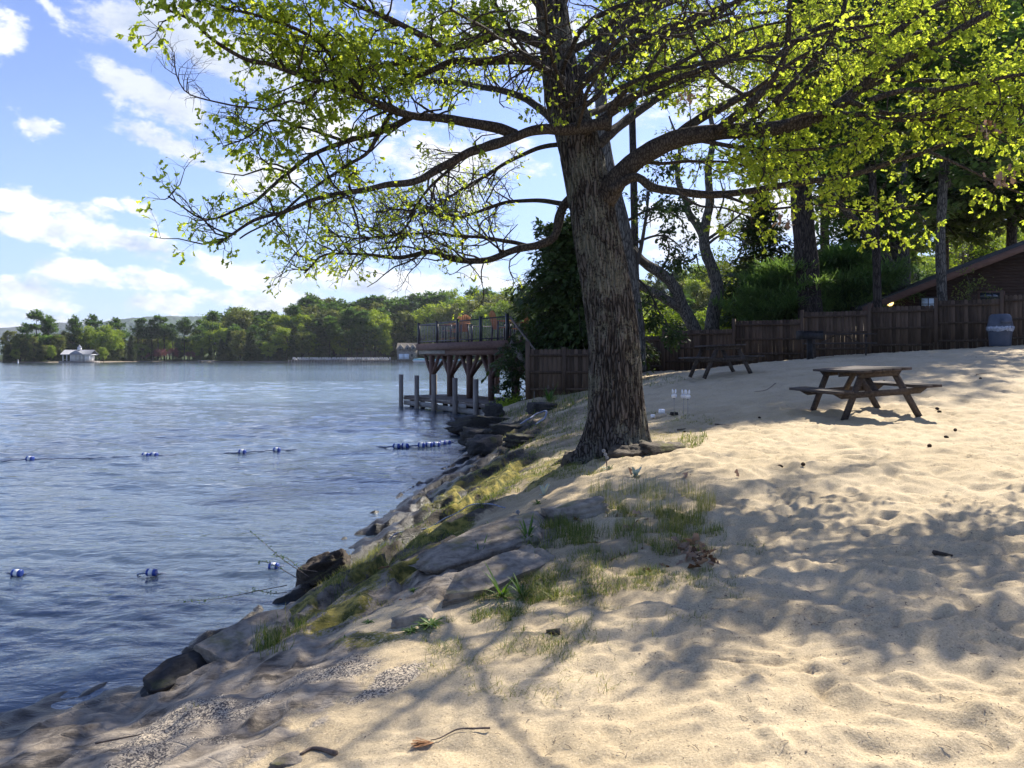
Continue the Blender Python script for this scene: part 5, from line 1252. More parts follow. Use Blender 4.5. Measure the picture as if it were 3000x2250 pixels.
# ------------------------------------------------------------------ boathouse deck and dock
def build_deck():
    e = norm(np.array([.47, -.883])); p = np.array([-e[1], e[0]]); A = np.array([-4.45, 36.0]); LEN, DEP, ZD = 9.0, 5.6, 2.82
    P = lambda s, w, z: np.array([A[0] + e[0] * s + p[0] * w, A[1] + e[1] * s + p[1] * w, z])
    ang = math.atan2(e[1], e[0]); R = rotz(ang)
    t = thing('boathouse_deck', 'brown raised deck on braced timber columns over the boat slip', 'deck', tuple(P(4.5, 2.8, 0)))
    b = MB()
    n = 38
    for q in range(n): b.box(P(LEN / 2, DEP * (q + .5) / n, ZD - .02), (LEN, DEP / n - .006, .036), R)
    obj('deck_boards', b, M['deck_brown'], t)
    fb = MB().box(P(LEN / 2, -.02, ZD - .16), (LEN + .04, .035, .28), R).box(P(-.02, DEP / 2, ZD - .16), (.035, DEP, .28), R).box(P(LEN + .02, DEP / 2, ZD - .16), (.035, DEP, .28), R)
    obj('fascia', fb, M['deck_brown'], t)
    obj('beam', MB().box(P(1.55, .12, ZD - .40), (3.1, .05, .17), R), M['grey_board'], t)
    obj('beam', MB().box(P(3.1 + 2.9, .13, ZD - .41), (5.8, .06, .22), R), M['deck_brown'], t)
    jb = MB()
    for q in range(16): jb.box(P(.3 + q * .56, DEP / 2, ZD - .16), (.045, DEP - .1, .22), R)
    obj('joists', jb, M['deck_brown'], t)
    c0, c1 = np.array([-3.66, 35.2]), np.array([-.82, 30.3])
    ce = norm(c1 - c0); cp = np.array([-ce[1], ce[0]]); Rc = rotz(math.atan2(ce[1], ce[0]))
    zb, zt = .44, ZD - .50
    cl = np.linalg.norm(c1 - c0)
    for row in (0, 3.4):
        for q in range(5):
            c = c0 + ce * (cl * q / 3) + cp * row
            col = obj('column', MB().box((c[0], c[1], (zb + zt) / 2), (.19, .19, zt - zb), Rc), M['deck_brown'], t)
            for d in (ce, -ce, cp * (1 if row == 0 else -1)):
                if q == 0 and d is not ce and row == 0 and (d == -ce).all(): pass
                s = MB().bar((c[0] + d[0] * .08, c[1] + d[1] * .08, zt - .92), (c[0] + d[0] * .78, c[1] + d[1] * .78, zt - .04), .11, .12)
                obj('brace', s, M['deck_brown'], col)
        obj('beam', MB().bar((*(c0 - ce * .5 + cp * row), zt + .06), (*(c0 + ce * (cl * 4 / 3 + .4) + cp * row), zt + .06), .16, .20), M['deck_brown'], t)
    # railing
    def rail_run(w0, w1, k, dense=.14):
        a, c = np.array(w0), np.array(w1)
        Lr = np.linalg.norm(c - a)
        pp = [a + (c - a) * q / k for q in range(k + 1)]
        for z, hgt in ((ZD + .87, .045), (ZD + .09, .04)):
            obj('rail', MB().bar((*a, z), (*c, z), .05, hgt), M['black_metal'], t)
        nb = int(Lr / dense); mb = MB()
        for q in range(1, nb):
            u = a + (c - a) * q / nb; mb.box((u[0], u[1], ZD + .48), (.009, .009, .74))
        obj('balusters', mb, M['clear_rod'], t)
        return pp
    pts = rail_run(P(0.06, .08, 0)[:2], P(8.94, .08, 0)[:2], 4) + rail_run(P(.06, .08, 0)[:2], P(.06, DEP - .08, 0)[:2], 2) + rail_run(P(.06, DEP - .08, 0)[:2], P(8.94, DEP - .08, 0)[:2], 4) + rail_run(P(8.94, 1.4, 0)[:2], P(8.94, DEP - .08, 0)[:2], 2)
    seen = set()
    for q in pts:
        key = (round(q[0], 1), round(q[1], 1))
        if key in seen: continue
        seen.add(key)
        obj('rail_post', MB().box((q[0], q[1], ZD + .47), (.10, .10, .94), R).box((q[0], q[1], ZD + .955), (.125, .125, .03), R), M['black_metal'], t)
    # stairs down from the near end
    st = []
    N = 9
    for q in range(N):
        u = P(LEN + .1 + q * .27, .75, ZD - .19 * (q + 1)); obj('stair_tread', MB().box(u, (.27, 1.1, .04), R), M['deck_brown'], t)
    for w in (.15, 1.35):
        a, c = P(LEN + .0, w, ZD - .05), P(LEN + .1 + N * .27, w, ZD - .05 - .19 * N)
        obj('stringer', MB().bar(a, c, .05, .26), M['dock_wood'], t)
        obj('handrail', MB().bar(a + np.array([0, 0, .92]), c + np.array([0, 0, .92]), .05, .06), M['dock_wood'], t)
        obj('rail_post', MB().box(c + np.array([0, 0, .4]), (.09, .09, 1.05), R), M['black_metal'], t)
    # chairs on the deck
    def chair(loc, rz, label):
        o = thing('deck_chair', label, 'chair', loc, 'tall slatted chairs on the boathouse deck'); o.rotation_euler = (0, 0, rz)
        for sx in (-1, 1):
            for y, l in ((.26, .86), (-.30, .92)):
                obj('leg', MB().bar((sx * .30, y * 1.15, 0), (sx * .27, y, l), .07, .04), M['black_metal'], o, local=True)
            obj('armrest', MB().box((sx * .32, 0, .93), (.12, .74, .03)), M['chair_wood'], o, local=True)
        s = MB()
        for q in range(5): s.box((0, .24 - q * .115, .66 - q * .012), (.54, .105, .025))
        obj('seat', s, M['chair_wood'], o, local=True)
        bk = MB()
        for q in range(5):
            h_ = (.70, .78, .81, .78, .70)[q]
            bk.bar(((q - 2) * .108, -.27, .56), ((q - 2) * .125, -.47, .56 + h_), .1, .022, up=(0, 1, 0))
        obj('backrest', bk, M['chair_wood'], o, local=True)
        obj('footrest', MB().box((0, .36, .25), (.56, .10, .03)), M['chair_wood'], o, local=True)
    for px, D, rz, lb in [(1318, 37.2, 1.9, 'leftmost tall deck chair turned side on to the lake'), (1346, 35.6, 2.6, 'tall deck chair with its rounded slat back to the camera'), (1470, 33.0, -1.1, 'tall deck chair behind the near corner rail post'), (1518, 34.5, 1.2, 'tall deck chair half hidden by the stair railing')]:
        g = at(px, 1000, D); chair((g[0], g[1], ZD), rz, lb)
    # dock
    f0, f1 = np.array([-4.95, 34.4]), np.array([-1.37, 28.8]); fe = norm(f1 - f0); fp = np.array([-fe[1], fe[0]]); Rf = rotz(math.atan2(fe[1], fe[0])); LD = 9.2; WD = 2.6
    Q = lambda s, w, z: np.array([f0[0] + fe[0] * s + fp[0] * w, f0[1] + fe[1] * s + fp[1] * w, z])
    d = thing('boat_dock', 'low grey plank dock with short pilings under the raised deck', 'dock', tuple(Q(4, 1, 0)))
    mb = MB(); n = 62
    for q in range(n): mb.box(Q((q + .5) * LD / n, .12 + WD / 2, .462 + (q % 3) * .001), (LD / n - .008, WD, .04), Rf)
    obj('dock_boards', mb, M['dock_wood'], d)
    obj('side_beam', MB().box(Q(LD / 2, .14, .37), (LD, .06, .12), Rf).box(Q(LD / 2, .16 + WD, .37), (LD, .06, .12), Rf), M['dock_wood'], d)
    obj('side_beam', MB().box(Q(1.6, .16, .17), (3.2, .08, .2), Rf).box(Q(6, .2, .12), (5.6, .08, .2), Rf), M['grey_board'], d)
    obj('end_beam', MB().box(Q(.02, .12 + WD / 2, .36), (.06, WD - .06, .14), Rf), M['dock_wood'], d)
    obj('patch_board', MB().box(Q(5.35, .07, .30), (.9, .03, .17), Rf), M['grey_board'], d)
    cb = MB()
    for q in range(9):
        for w in (.3, WD - .1): obj('crib_post', MB().box(Q(.5 + q * 1.05, w, -.3), (.16, .16, 1.4), Rf), M['log'], d)
    for px, tp, D in [(1175, 1097, 34.4), (1221, 1100, 33.0), (1271, 1097, 31.5), (1333, 1107, 30.1), (1394, 1111, 28.8), (1274, 1097, 36.6), (1324, 1099, 34.9), (1380, 1102, 33.4), (1393, 1125, 32.6)]:
        g = at(px, tp, D); dirn = rotz(.5)
        obj('piling', MB().box((g[0], g[1], (g[2] - 1.2) / 2), (.155, .155, g[2] + 1.2), dirn), M['piling_wood'], d)
build_deck()
# ------------------------------------------------------------------ trees beyond the beach
DIA = np.array([[0, 0, 0], [.28, .5, .04], [0, 1, 0], [-.28, .5, .04]]); DIA_F = np.array([[0, 1, 2, 3]])
NEED = np.array([[-.07, 0, 0], [.07, 0, 0], [.03, 1, 0], [-.03, 1, 0]])
def sprays(pos, dirs, size, rg, droop=.2, flat=.5, shape=DIA):
    return leaves(pos, dirs, size, rg, droop, shape, DIA_F, flat)

def conifer(h, rmax, start, nb, size, per, seed, droop=.15, top_pow=.8, plates=0.0, trunk_r=None, irregular=.35, bow=0.0, gaps=0.0, shape=DIA, lean=(0, 0), flat=.75, up_tip=.15):
    """trunk and crown of a pine, cedar or spruce standing at the origin; boughs are carried by real limbs"""
    rg = np.random.default_rng(seed); tr = trunk_r or h * .016
    zz = np.linspace(0, h, 14); path = np.stack([lean[0] * zz / h + .02 * h * vnoise(np.stack([zz / h * 3, 0 * zz, 0 * zz + seed], 1), 3) * (zz / h), lean[1] * zz / h + 0 * zz, zz], 1)
    T = MB().tube(path, tr * (1 - .93 * (zz / h) ** 1.1), 8, cap=False); C = MB()
    t = np.sort(rg.uniform(0, 1, nb)) ** .85
    if plates: t = np.round(t * plates) / plates + rg.normal(0, .012, nb)
    t = np.clip(t, 0, .995)
    if gaps: t = t[(vnoise(np.stack([t * 7, 0 * t, 0 * t + seed], 1), 5) > -gaps) | (t > .8)]
    n = len(t); z = h * (start + (1 - start) * t); az = rg.uniform(0, 2 * math.pi, n)
    R = rmax * np.clip((1 - t), 0, 1) ** top_pow * np.clip(.35 + t * 4, 0, 1) * (1 + irregular * rg.normal(size=n)).clip(.25, 1.7) + size * .6
    k = 6; s = np.linspace(0, 1, k)
    el = (.25 - droop * 2.2 * (1 - t)) + rg.normal(0, .12, n)
    d = np.stack([np.cos(az), np.sin(az)], 1)
    base = np.stack([np.interp(z, path[:, 2], path[:, 0]), np.interp(z, path[:, 2], path[:, 1]), z], 1)
    P = base[:, None] + np.concatenate([d[:, None] * (R[:, None] * s)[..., None], ((R * np.tan(el))[:, None] * s + (up_tip - droop) * R[:, None] * (s ** 2))[..., None]], -1)
    T.add(*tubes(P, (tr * .22 * (1 - t) + tr * .05)[:, None] * (1 - .8 * s), 4))
    # lateral twigs carrying the foliage
    cnt = np.maximum(4, (per * R / rmax + 3)).astype(int); par = np.repeat(np.arange(n), cnt); m = len(par)
    u = rg.uniform(.18, 1.03, m); f = np.clip(u, 0, .999) * (k - 1); i = f.astype(int); w = (f - i)[:, None]
    o = P[par, i] * (1 - w) + P[par, i + 1] * w
    bd = norm(P[par, i + 1] - P[par, i]); lat = norm(np.cross(bd, [0, 0, 1.0]))
    wid = R[par] * .38 * np.sin(np.clip(u, .1, 1) * 2.6) + size * .4
    off = rg.normal(0, .55, m)
    pos = o + lat * (off * wid)[:, None] + np.array([0, 0, 1.0]) * (rg.normal(0, .10, m) * size * 2.2 - bow * np.abs(off) * wid)[:, None]
    dr = bd * .9 + lat * np.sign(off)[:, None] * .7
    V, Fq, ti = sprays(pos, dr, size, rg, droop, flat, shape)
    C.add(V, Fq, np.clip(ti + np.repeat(rg.normal(0, .22, n)[par], 4), 0, 1))
    return T, C

def broadleaf(h, rx, rz, size, clumps, per, seed, trunk_r=None, base=.28, sparse=.0):
    rg = np.random.default_rng(seed); tr = trunk_r or h * .018
    T, C = MB(), MB()
    cz = h - rz
    d = norm(rg.normal(size=(clumps, 3))); rad = rg.uniform(.35, 1.0, clumps) ** .6
    lump = 1 + .28 * vnoise(d * 2.1 + seed, seed)
    cen = d * rad[:, None] * lump[:, None] * np.array([rx, rx, rz]) + np.array([0, 0, cz])
    cen = cen[cen[:, 2] > h * base * .6]; n = len(cen)
    T.tube(resample(np.array([[0, 0, 0], [.02 * h, 0, h * .25], [0, .02 * h, h * .55], [0, 0, h * .85]]), 10), tr * np.linspace(1, .25, 10), 8)
    st = np.stack([np.zeros(n), np.zeros(n), np.clip(cen[:, 2] - np.linalg.norm(cen[:, :2], axis=1) * .7, h * .15, h * .8)], 1)
    mid = (st + cen) / 2 + np.array([0, 0, 1]) * .04 * h + rg.normal(0, .02 * h, (n, 3))
    T.add(*tubes(np.stack([st, mid, cen], 1), tr * np.array([[.35, .22, .08]]) * np.ones((n, 1)), 4))
    cs = rx * rg.uniform(.16, .34, n) * (1.0 if clumps < 60 else .8)
    cnt = rg.poisson(per * (cs / cs.mean()) ** 1.5); par = np.repeat(np.arange(n), cnt); m = len(par)
    pos = cen[par] + rg.normal(size=(m, 3)) * cs[par][:, None] * np.array([.62, .62, .45])
    V, Fq, ti = sprays(pos, rg.normal(size=(m, 3)), size, rg, .1, .25)
    hi = np.clip((pos[:, 2] - cz) / rz * .1, -.15, .15)
    C.add(V, Fq, np.clip(ti + np.repeat(rg.normal(0, .2, n)[par] + hi, 4), 0, 1))
    return T, C

def tree_proto(name, data, leaf, bark):
    t = bpy.data.objects.new(name, None); t.empty_display_size = 1
    T, C = data
    for nm, mb, m in (('trunk', T, bark), ('crown', C, leaf)):
        V, Fc, A = mb.data(); me = make_mesh(nm, V, Fc, {'tint': A} if nm == 'crown' else None, nm == 'trunk'); me.materials.append(m)
        o = bpy.data.objects.new(nm, me); o.parent = t
    return t
def plant(proto, loc, height, h0, label, cat='tree', group=None, rz=None, wide=1.0):
    c = proto.copy(); COL.objects.link(c)
    for ch in proto.children:
        q = ch.copy(); q.parent = c; COL.objects.link(q)
    s = height / h0; c.scale = (s * wide, s * wide, s); c.location = loc; c.rotation_euler = (0, 0, random.uniform(0, 6.28) if rz is None else rz)
    return tag(c, label, cat, group)

PH = 20.0
PR = {
 'pine_a': tree_proto('pine_tree', conifer(PH, 4.8, .26, 120, 1.0, 80, 1, .05, .62, 13, irregular=.4, gaps=.25), M['pine_needle'], M['far_bark']),
 'pine_b': tree_proto('pine_tree', conifer(PH, 4.2, .36, 105, 1.0, 78, 2, .04, .5, 11, irregular=.5, gaps=.3), M['pine_needle'], M['far_bark']),
 'pine_c': tree_proto('pine_tree', conifer(PH, 5.4, .16, 150, 1.05, 80, 3, .08, .7, 15, irregular=.4, gaps=.15), M['pine_needle'], M['far_bark']),
 'pine_thin': tree_proto('pine_tree', conifer(PH, 2.8, .48, 70, .85, 60, 4, .06, .6, 10, irregular=.4, gaps=.3), M['pine_needle'], M['far_bark']),
 'cedar_a': tree_proto('cedar_tree', conifer(PH, 4.4, .03, 230, .95, 60, 5, .22, .95, irregular=.22), M['cedar_leaf'], M['far_bark']),
 'cedar_b': tree_proto('cedar_tree', conifer(PH, 3.4, .03, 210, .9, 56, 6, .25, .9, irregular=.25), M['cedar_leaf'], M['far_bark']),
 'broad_a': tree_proto('leafy_tree', broadleaf(PH, 6.2, 7.6, .85, 85, 105, 7), M['spring_leaf'], M['far_bark']),
 'broad_b': tree_proto('leafy_tree', broadleaf(PH, 5.4, 8.2, .85, 80, 105, 8), M['spring_leaf'], M['far_bark']),
 'olive_a': tree_proto('leafy_tree', broadleaf(PH, 5.8, 8.0, .85, 80, 105, 9), M['olive_leaf'], M['far_bark']),
 'olive_b': tree_proto('leafy_tree', broadleaf(PH, 4.6, 8.6, .8, 75, 100, 10), M['olive_leaf'], M['far_bark']),
 'pink': tree_proto('blossom_tree', broadleaf(PH, 10, 7.5, 1.3, 40, 50, 11), M['pink_leaf'], M['far_bark']),
}
USED = set()
def far_tree(kind, px, top_y, D, label, group, wide=1.0, zb=None, name=None):
    x = (px - CX) / F * D
    z0 = (far_z(x, D) if zb is None else zb) - .2
    zt = H - (top_y - HZ) / F * D
    return plant(PR[kind], (x, D, z0), max(2.5, zt - z0), PH, label, 'tree', group, None, wide)

# far shores: one strip of land behind the lake, rising to the wooded ridge at right
SH = np.array([(-400, 330), (-60, 318), (20, 310), (120, 306), (240, 310), (300, 318), (360, 350), (470, 372), (560, 365), (590, 338), (700, 330), (830, 326), (960, 330), (1120, 335), (1200, 330), (1290, 322), (1380, 300), (1480, 262), (1580, 215), (1700, 175), (1850, 140), (2000, 118), (2300, 110), (2700, 112), (3300, 118)], float)
def shore_D(px): return np.interp(px, SH[:, 0], SH[:, 1])
def far_z(x, y):
    px = CX + np.asarray(x, float) / np.maximum(np.asarray(y, float), 1) * F; d = np.asarray(y, float) - shore_D(px)
    ridge = np.interp(px, [-400, 560, 620, 850, 1000, 1300, 1600, 1900, 2150, 2600, 3300], [3, 2, 6, 11, 13, 17, 17, 14, 19, 25, 29])
    run = np.interp(px, [500, 900, 1500, 2000, 3300], [160, 150, 150, 130, 130])
    t = np.clip(d / run, -.2, 1.6)
    return .45 * sstep(-6, 2, d) - 1.2 * sstep(2, -12, d) + ridge * np.where(t > 0, t, 0) ** 1.15
def build_far_land():
    pxs = np.concatenate([np.linspace(-500, 3400, 200)]); dd = np.concatenate([[-25, -8, -4, -2, 0, 2, 5], np.linspace(12, 320, 30)])
    Y = (shore_D(pxs)[:, None] + dd[None]); X = (pxs[:, None] - CX) / F * Y
    Z = far_z(X, Y) + .6 * fbm(np.stack([X, Y], -1) * .05, 3, 5) * sstep(2, 20, dd)[None]
    # the water shows again behind the island at far left
    Z = Z - 4 * (sstep(20, -20, pxs)[:, None] * sstep(25, 70, dd)[None])
    m_, n_ = X.shape; i, j = np.meshgrid(np.arange(m_ - 1), np.arange(n_ - 1), indexing='ij'); a = i * n_ + j
    def fn(k):
        pos = k.n('ShaderNodeNewGeometry').outputs['Position']
        n1 = k.noise(pos, .08, 5, .6)
        col = k.mix(k.ramp(n1, .35, .65), (.03, .045, .015, 1), (.075, .10, .03, 1))
        z = k.n('ShaderNodeSeparateXYZ', {0: pos}).outputs[2]
        col = k.mix(k.ramp(k.math('ADD', z, n1), 1.15, .75), col, (.2, .17, .13, 1))
        return bsdf(k, col, .95, bump(k, k.noise(pos, 1.2, 4, .6), .5, .3), .1), None
    structure('terrain', (np.stack([X, Y, Z], -1).reshape(-1, 3), [np.stack([a, a + n_, a + n_ + 1, a + 1], -1).reshape(-1, 4)]), material('far shore ground', fn), True)
build_far_land()

def build_hills():
    def ridge(name, px, tops, D, depth, seed, c1, c2):
        px = np.array(px, float); xs = np.linspace(px[0], px[-1], 420); ty = np.interp(xs, px, tops)
        u = np.linspace(-1, 1, 60)
        X = (xs[:, None] - CX) / F * D + 0 * u; Y = D + depth * u[None] + 0 * X
        top_ = (H - (ty - HZ) / F * D)
        P = np.stack([X, Y], -1)
        Z = top_[:, None] * np.clip(1 - np.abs(u) ** 1.6, 0, 1)[None] * (1 + .10 * fbm(P / 420.0, 4, seed) * (1 - np.abs(u)[None] * .2)) + 5 * np.abs(fbm(P / 22.0, 2, seed + 3)) - 6
        n_ = len(u); i, j = np.meshgrid(np.arange(len(xs) - 1), np.arange(n_ - 1), indexing='ij'); a = i * n_ + j
        def fn(k):
            pos = k.n('ShaderNodeNewGeometry').outputs['Position']
            n1 = k.noise(pos, .006, 5, .6); n2 = k.n('ShaderNodeTexVoronoi', {'Vector': pos, 'Scale': .07}).outputs[0]
            col = k.mix(k.ramp(k.math('ADD', k.math('MULTIPLY', n1, .8), k.math('MULTIPLY', n2, .25)), .35, .65), c4(c1), c4(c2))  # tree cover colours with the blue of distant haze mixed in
            return bsdf(k, col, .95, bump(k, n2, 1.0, 6.0), .05), None
        structure(name, (np.stack([X, Y, Z], -1).reshape(-1, 3), [np.stack([a, a + n_, a + n_ + 1, a + 1], -1).reshape(-1, 4)]), material(name + ' woods', fn), True)
    ridge('hill', [170, 250, 330, 400, 480, 560, 640, 720, 800, 900], [985, 952, 934, 925, 922, 923, 930, 940, 955, 990], 2400, 520, 3, (.02, .042, .042), (.06, .09, .062))
    ridge('hill', [-700, -300, -60, 0, 90, 160, 215, 260, 330, 420], [930, 945, 960, 961, 955, 946, 945, 950, 965, 1000], 3600, 700, 8, (.02, .034, .03), (.035, .05, .038))
build_hills()

def far_forest():
    rg = random.Random(5)
    gi = 'trees on the wooded island across the lake'
    isl = [('cedar_a', 25, 1008, 308, 1.3, 'dark low bushy tree at the left tip of the island'), ('olive_a', 60, 975, 312, 1.0, 'olive tree leaning out at the left end of the island'), ('pine_b', 72, 950, 322, .8, 'slim pine behind the left end of the island'),
           ('pine_c', 108, 912, 318, 1.15, 'tallest layered pine on the left part of the island'), ('pine_a', 142, 928, 322, 1.0, 'second tall pine leaning on the tallest island pine'), ('olive_b', 100, 985, 308, 1.0, 'olive tree at the shore below the tallest pine'), ('broad_b', 45, 1020, 309, 1.2, 'bright small tree at the left tip of the island'),
           ('cedar_b', 118, 1000, 308, 1.1, 'dark cedar at the water below the island pines'), ('broad_b', 150, 1010, 308, .8, 'bright green sapling tree left of the white pavilion'), ('olive_a', 170, 975, 318, 1.0, 'brown green tree left of the white pavilion'), ('cedar_a', 190, 985, 330, 1.0, 'dark cedar behind the left end of the pavilion'),
           ('pine_a', 217, 928, 335, .75, 'pine with a star shaped top rising behind the pavilion'), ('pine_c', 225, 965, 334, .9, 'dark spreading pine right behind the pavilion roof'), ('pine_b', 270, 926, 345, .85, 'pine with a flat top right of the pavilion'), ('broad_a', 262, 958, 338, 1.1, 'yellow green tree behind the right end of the pavilion'),
           ('broad_a', 300, 955, 330, 1.15, 'large yellow green tree right of the pavilion'), ('broad_b', 303, 1015, 316, .8, 'bright small tree at the shore right of the pavilion'), ('broad_b', 330, 962, 345, 1.1, 'light green tree beside the large yellow green one'), ('pine_b', 338, 935, 352, .9, 'pine rising over the light green trees'),
           ('cedar_b', 360, 980, 352, .9, 'first dark cedar of the pair left of the lawn'), ('cedar_b', 384, 982, 356, .9, 'second dark cedar of the pair left of the lawn'), ('pine_thin', 404, 938, 372, 1.0, 'leftmost of the bare stemmed pines in the bay'), ('pine_thin', 422, 936, 374, .9, 'second bare stemmed pine in the bay'),
           ('pine_thin', 446, 940, 374, 1.0, 'third bare stemmed pine in the bay'), ('pine_thin', 464, 928, 376, 1.1, 'tallest bare stemmed pine in the bay'), ('pine_thin', 482, 934, 376, 1.3, 'rightmost of the bare stemmed pines in the bay'), ('pine_thin', 505, 952, 374, 1.0, 'thin pine left of the broad pine in the bay'),
           ('pine_a', 540, 934, 372, 1.0, 'broad dark pine at the right end of the bay'), ('pine_thin', 585, 940, 372, 1.0, 'thin dark pine just before the peninsula'), ('olive_a', 430, 985, 378, 1.2, 'olive tree under the bare stemmed pines'), ('broad_a', 487, 985, 380, 1.0, 'light green tree behind the pink trees'),
           ('olive_b', 462, 990, 382, 1.2, 'dull green tree behind the pink trees'), ('broad_b', 555, 985, 378, 1.2, 'light green tree right of the broad bay pine'), ('olive_b', 405, 988, 380, 1.3, 'dull green tree at the left of the bay'), ('cedar_a', 520, 1000, 382, 1.2, 'dark evergreen behind the right pink tree'), ('cedar_a', 450, 1005, 382, 1.3, 'dark evergreen behind the left pink tree'), ('cedar_a', 580, 985, 380, 1.1, 'dark evergreen in the gap before the peninsula')]
    rr = random.Random(9)
    for q, px in enumerate(range(22, 420, 17)):
        if 185 < px < 285: continue
        kd = rr.choice(['cedar_a', 'olive_a', 'olive_b', 'cedar_b', 'broad_b'])
        far_tree(kd, px, rr.uniform(1000, 1026), float(shore_D(px)) + rr.uniform(3, 9), {'c': 'low dark evergreen', 'o': 'low olive bush', 'b': 'low bright bush'}[kd[0]] + ' filling the shore of the wooded island', 'low growth along the island shore', 1.5)
    for q, px in enumerate(range(30, 600, 26)):
        kd = rr.choice(['cedar_a', 'olive_a', 'olive_b', 'pine_c'])
        far_tree(kd, px, rr.uniform(968, 992), float(shore_D(px)) + rr.uniform(22, 34), {'c': 'dark evergreen', 'o': 'dull green tree', 'p': 'dark pine'}[kd[0]] + ' in the middle of the wooded island', 'trees filling the middle of the island', 1.3)
    for kd, px, ty, D, w, lb in isl: far_tree(kd, px, ty, D, lb, gi, w)
    for px, ty, lb in [(470, 1021, 'left pink blossom tree on the lawn across the lake'), (507, 1020, 'right pink blossom tree on the lawn across the lake')]: far_tree('pink', px, ty, 373, lb, 'pink blossom trees on the far lawn', 1.0)
    for px, ty, lb in [(424, 1030, 'left dull reddish low tree on the far lawn'), (556, 1028, 'right dull reddish low tree on the far lawn')]: far_tree('pink', px, ty, 375, lb, 'dull reddish trees on the far lawn', 1.0)
    # the peninsula and the ridge behind it
    tl = np.array([(585, 960), (610, 925), (640, 915), (700, 900), (760, 918), (810, 903), (865, 890), (905, 872), (960, 866), (1000, 880), (1050, 882), (1090, 866), (1150, 872), (1230, 862), (1300, 846), (1400, 842), (1500, 838), (1600, 838), (1750, 828), (1900, 800), (2000, 775), (2150, 748), (2400, 735), (2700, 700), (3000, 640), (3300, 620)], float)
    line = lambda p: np.interp(p, tl[:, 0], tl[:, 1])
    kinds_back = ['pine_a', 'pine_b', 'pine_c', 'pine_b', 'broad_a', 'olive_b']; kinds_mid = ['broad_a', 'broad_b', 'olive_a', 'olive_b', 'pine_a', 'cedar_a', 'broad_b', 'pine_c']
    kinds_front = ['cedar_a', 'cedar_b', 'cedar_a', 'olive_a', 'broad_b', 'cedar_b', 'olive_b']
    word = {'pine_a': 'dark layered pine', 'pine_b': 'dark ragged pine', 'pine_c': 'dark broad pine', 'broad_a': 'yellow green leafy tree', 'broad_b': 'bright green leafy tree', 'olive_a': 'olive green leafy tree', 'olive_b': 'dull green leafy tree', 'cedar_a': 'dark conical cedar', 'cedar_b': 'slim dark cedar'}
    rows = [(72, 36, kinds_back, 0, 9, 'on the skyline of the peninsula'), (48, 38, kinds_back + kinds_mid, 8, 28, 'high on the wooded peninsula'), (24, 34, kinds_mid, 34, 66, 'halfway down the wooded peninsula'), (6, 28, kinds_front, 58, 104, 'along the water of the peninsula')]
    for off, step, kinds, lo, hi, where in rows:
        p = 592.0
        while p < 1690:
            D = float(shore_D(p)) + off + rg.uniform(-4, 6)
            kd = rg.choice(kinds)
            if off == 6 and 940 < p < 1180: kd = rg.choice(['pine_a', 'olive_b', 'pine_b', 'broad_b'])
            ty = line(p) + rg.uniform(lo, hi)
            if off == 6 and p > 1200: ty = max(ty, 985)
            if not (off == 6 and 1150 < p < 1420): far_tree(kd, p, min(ty, 1020), D, f'{word[kd]} {where} across the lake', f'{word[kd]}s {where}', rg.uniform(1.0, 1.35))
            p += step * rg.uniform(.7, 1.3) * (1.0 if p < 1300 else 1.6)
    for lb, kd, px, ty, D in [('black layered pine standing clear of the others on the peninsula', 'pine_c', 858, 896, 352), ('isolated dark pine crown on the peninsula skyline', 'pine_a', 905, 864, 398), ('rounded dark tree at the left end of the peninsula', 'olive_a', 705, 897, 372), ('left dark pine at the end of the peninsula', 'pine_c', 622, 915, 362), ('bright green tree just left of the stone boathouse', 'broad_b', 1130, 985, 340), ('bright tree with a feathery top behind the deck chairs', 'broad_a', 1430, 902, 300),
                              ('tall pine over the row of white chairs', 'pine_a', 1022, 905, 338), ('second tall pine over the row of white chairs', 'pine_b', 1065, 915, 338), ('wide yellow green tree over the row of white chairs', 'broad_a', 1100, 910, 342)]:
        far_tree(kd, px, ty, D, lb, None)
    # hillside behind the fence
    rows = [(95, 50, kinds_back + kinds_mid, 0, 12), (62, 52, kinds_mid, 34, 56), (34, 58, kinds_mid, 78, 110), (8, 64, ['broad_a', 'broad_b', 'olive_a', 'olive_b', 'cedar_a'], 128, 175)]
    for off, step, kinds, lo, hi in rows:
        p = 1720.0
        while p < 3150:
            D = float(shore_D(p)) + off + rg.uniform(-4, 6); kd = rg.choice(kinds); ty = line(p) + rg.uniform(lo, hi)
            z0 = float(far_z((p - CX) / F * D, D)); zt = H - (ty - HZ) / F * D
            if zt - z0 < 6: ty = HZ - (z0 + rg.uniform(7, 11) - H) / D * F
            where = ('at the top of', 'high on', 'low on', 'at the foot of')[[95, 62, 34, 8].index(off)]
            far_tree(kd, p, ty, D, f'{word[kd]} {where} the hillside seen behind the fence', f'{word[kd]}s {where} the hillside', rg.uniform(.9, 1.2))
            p += step * rg.uniform(.7, 1.3)
far_forest()

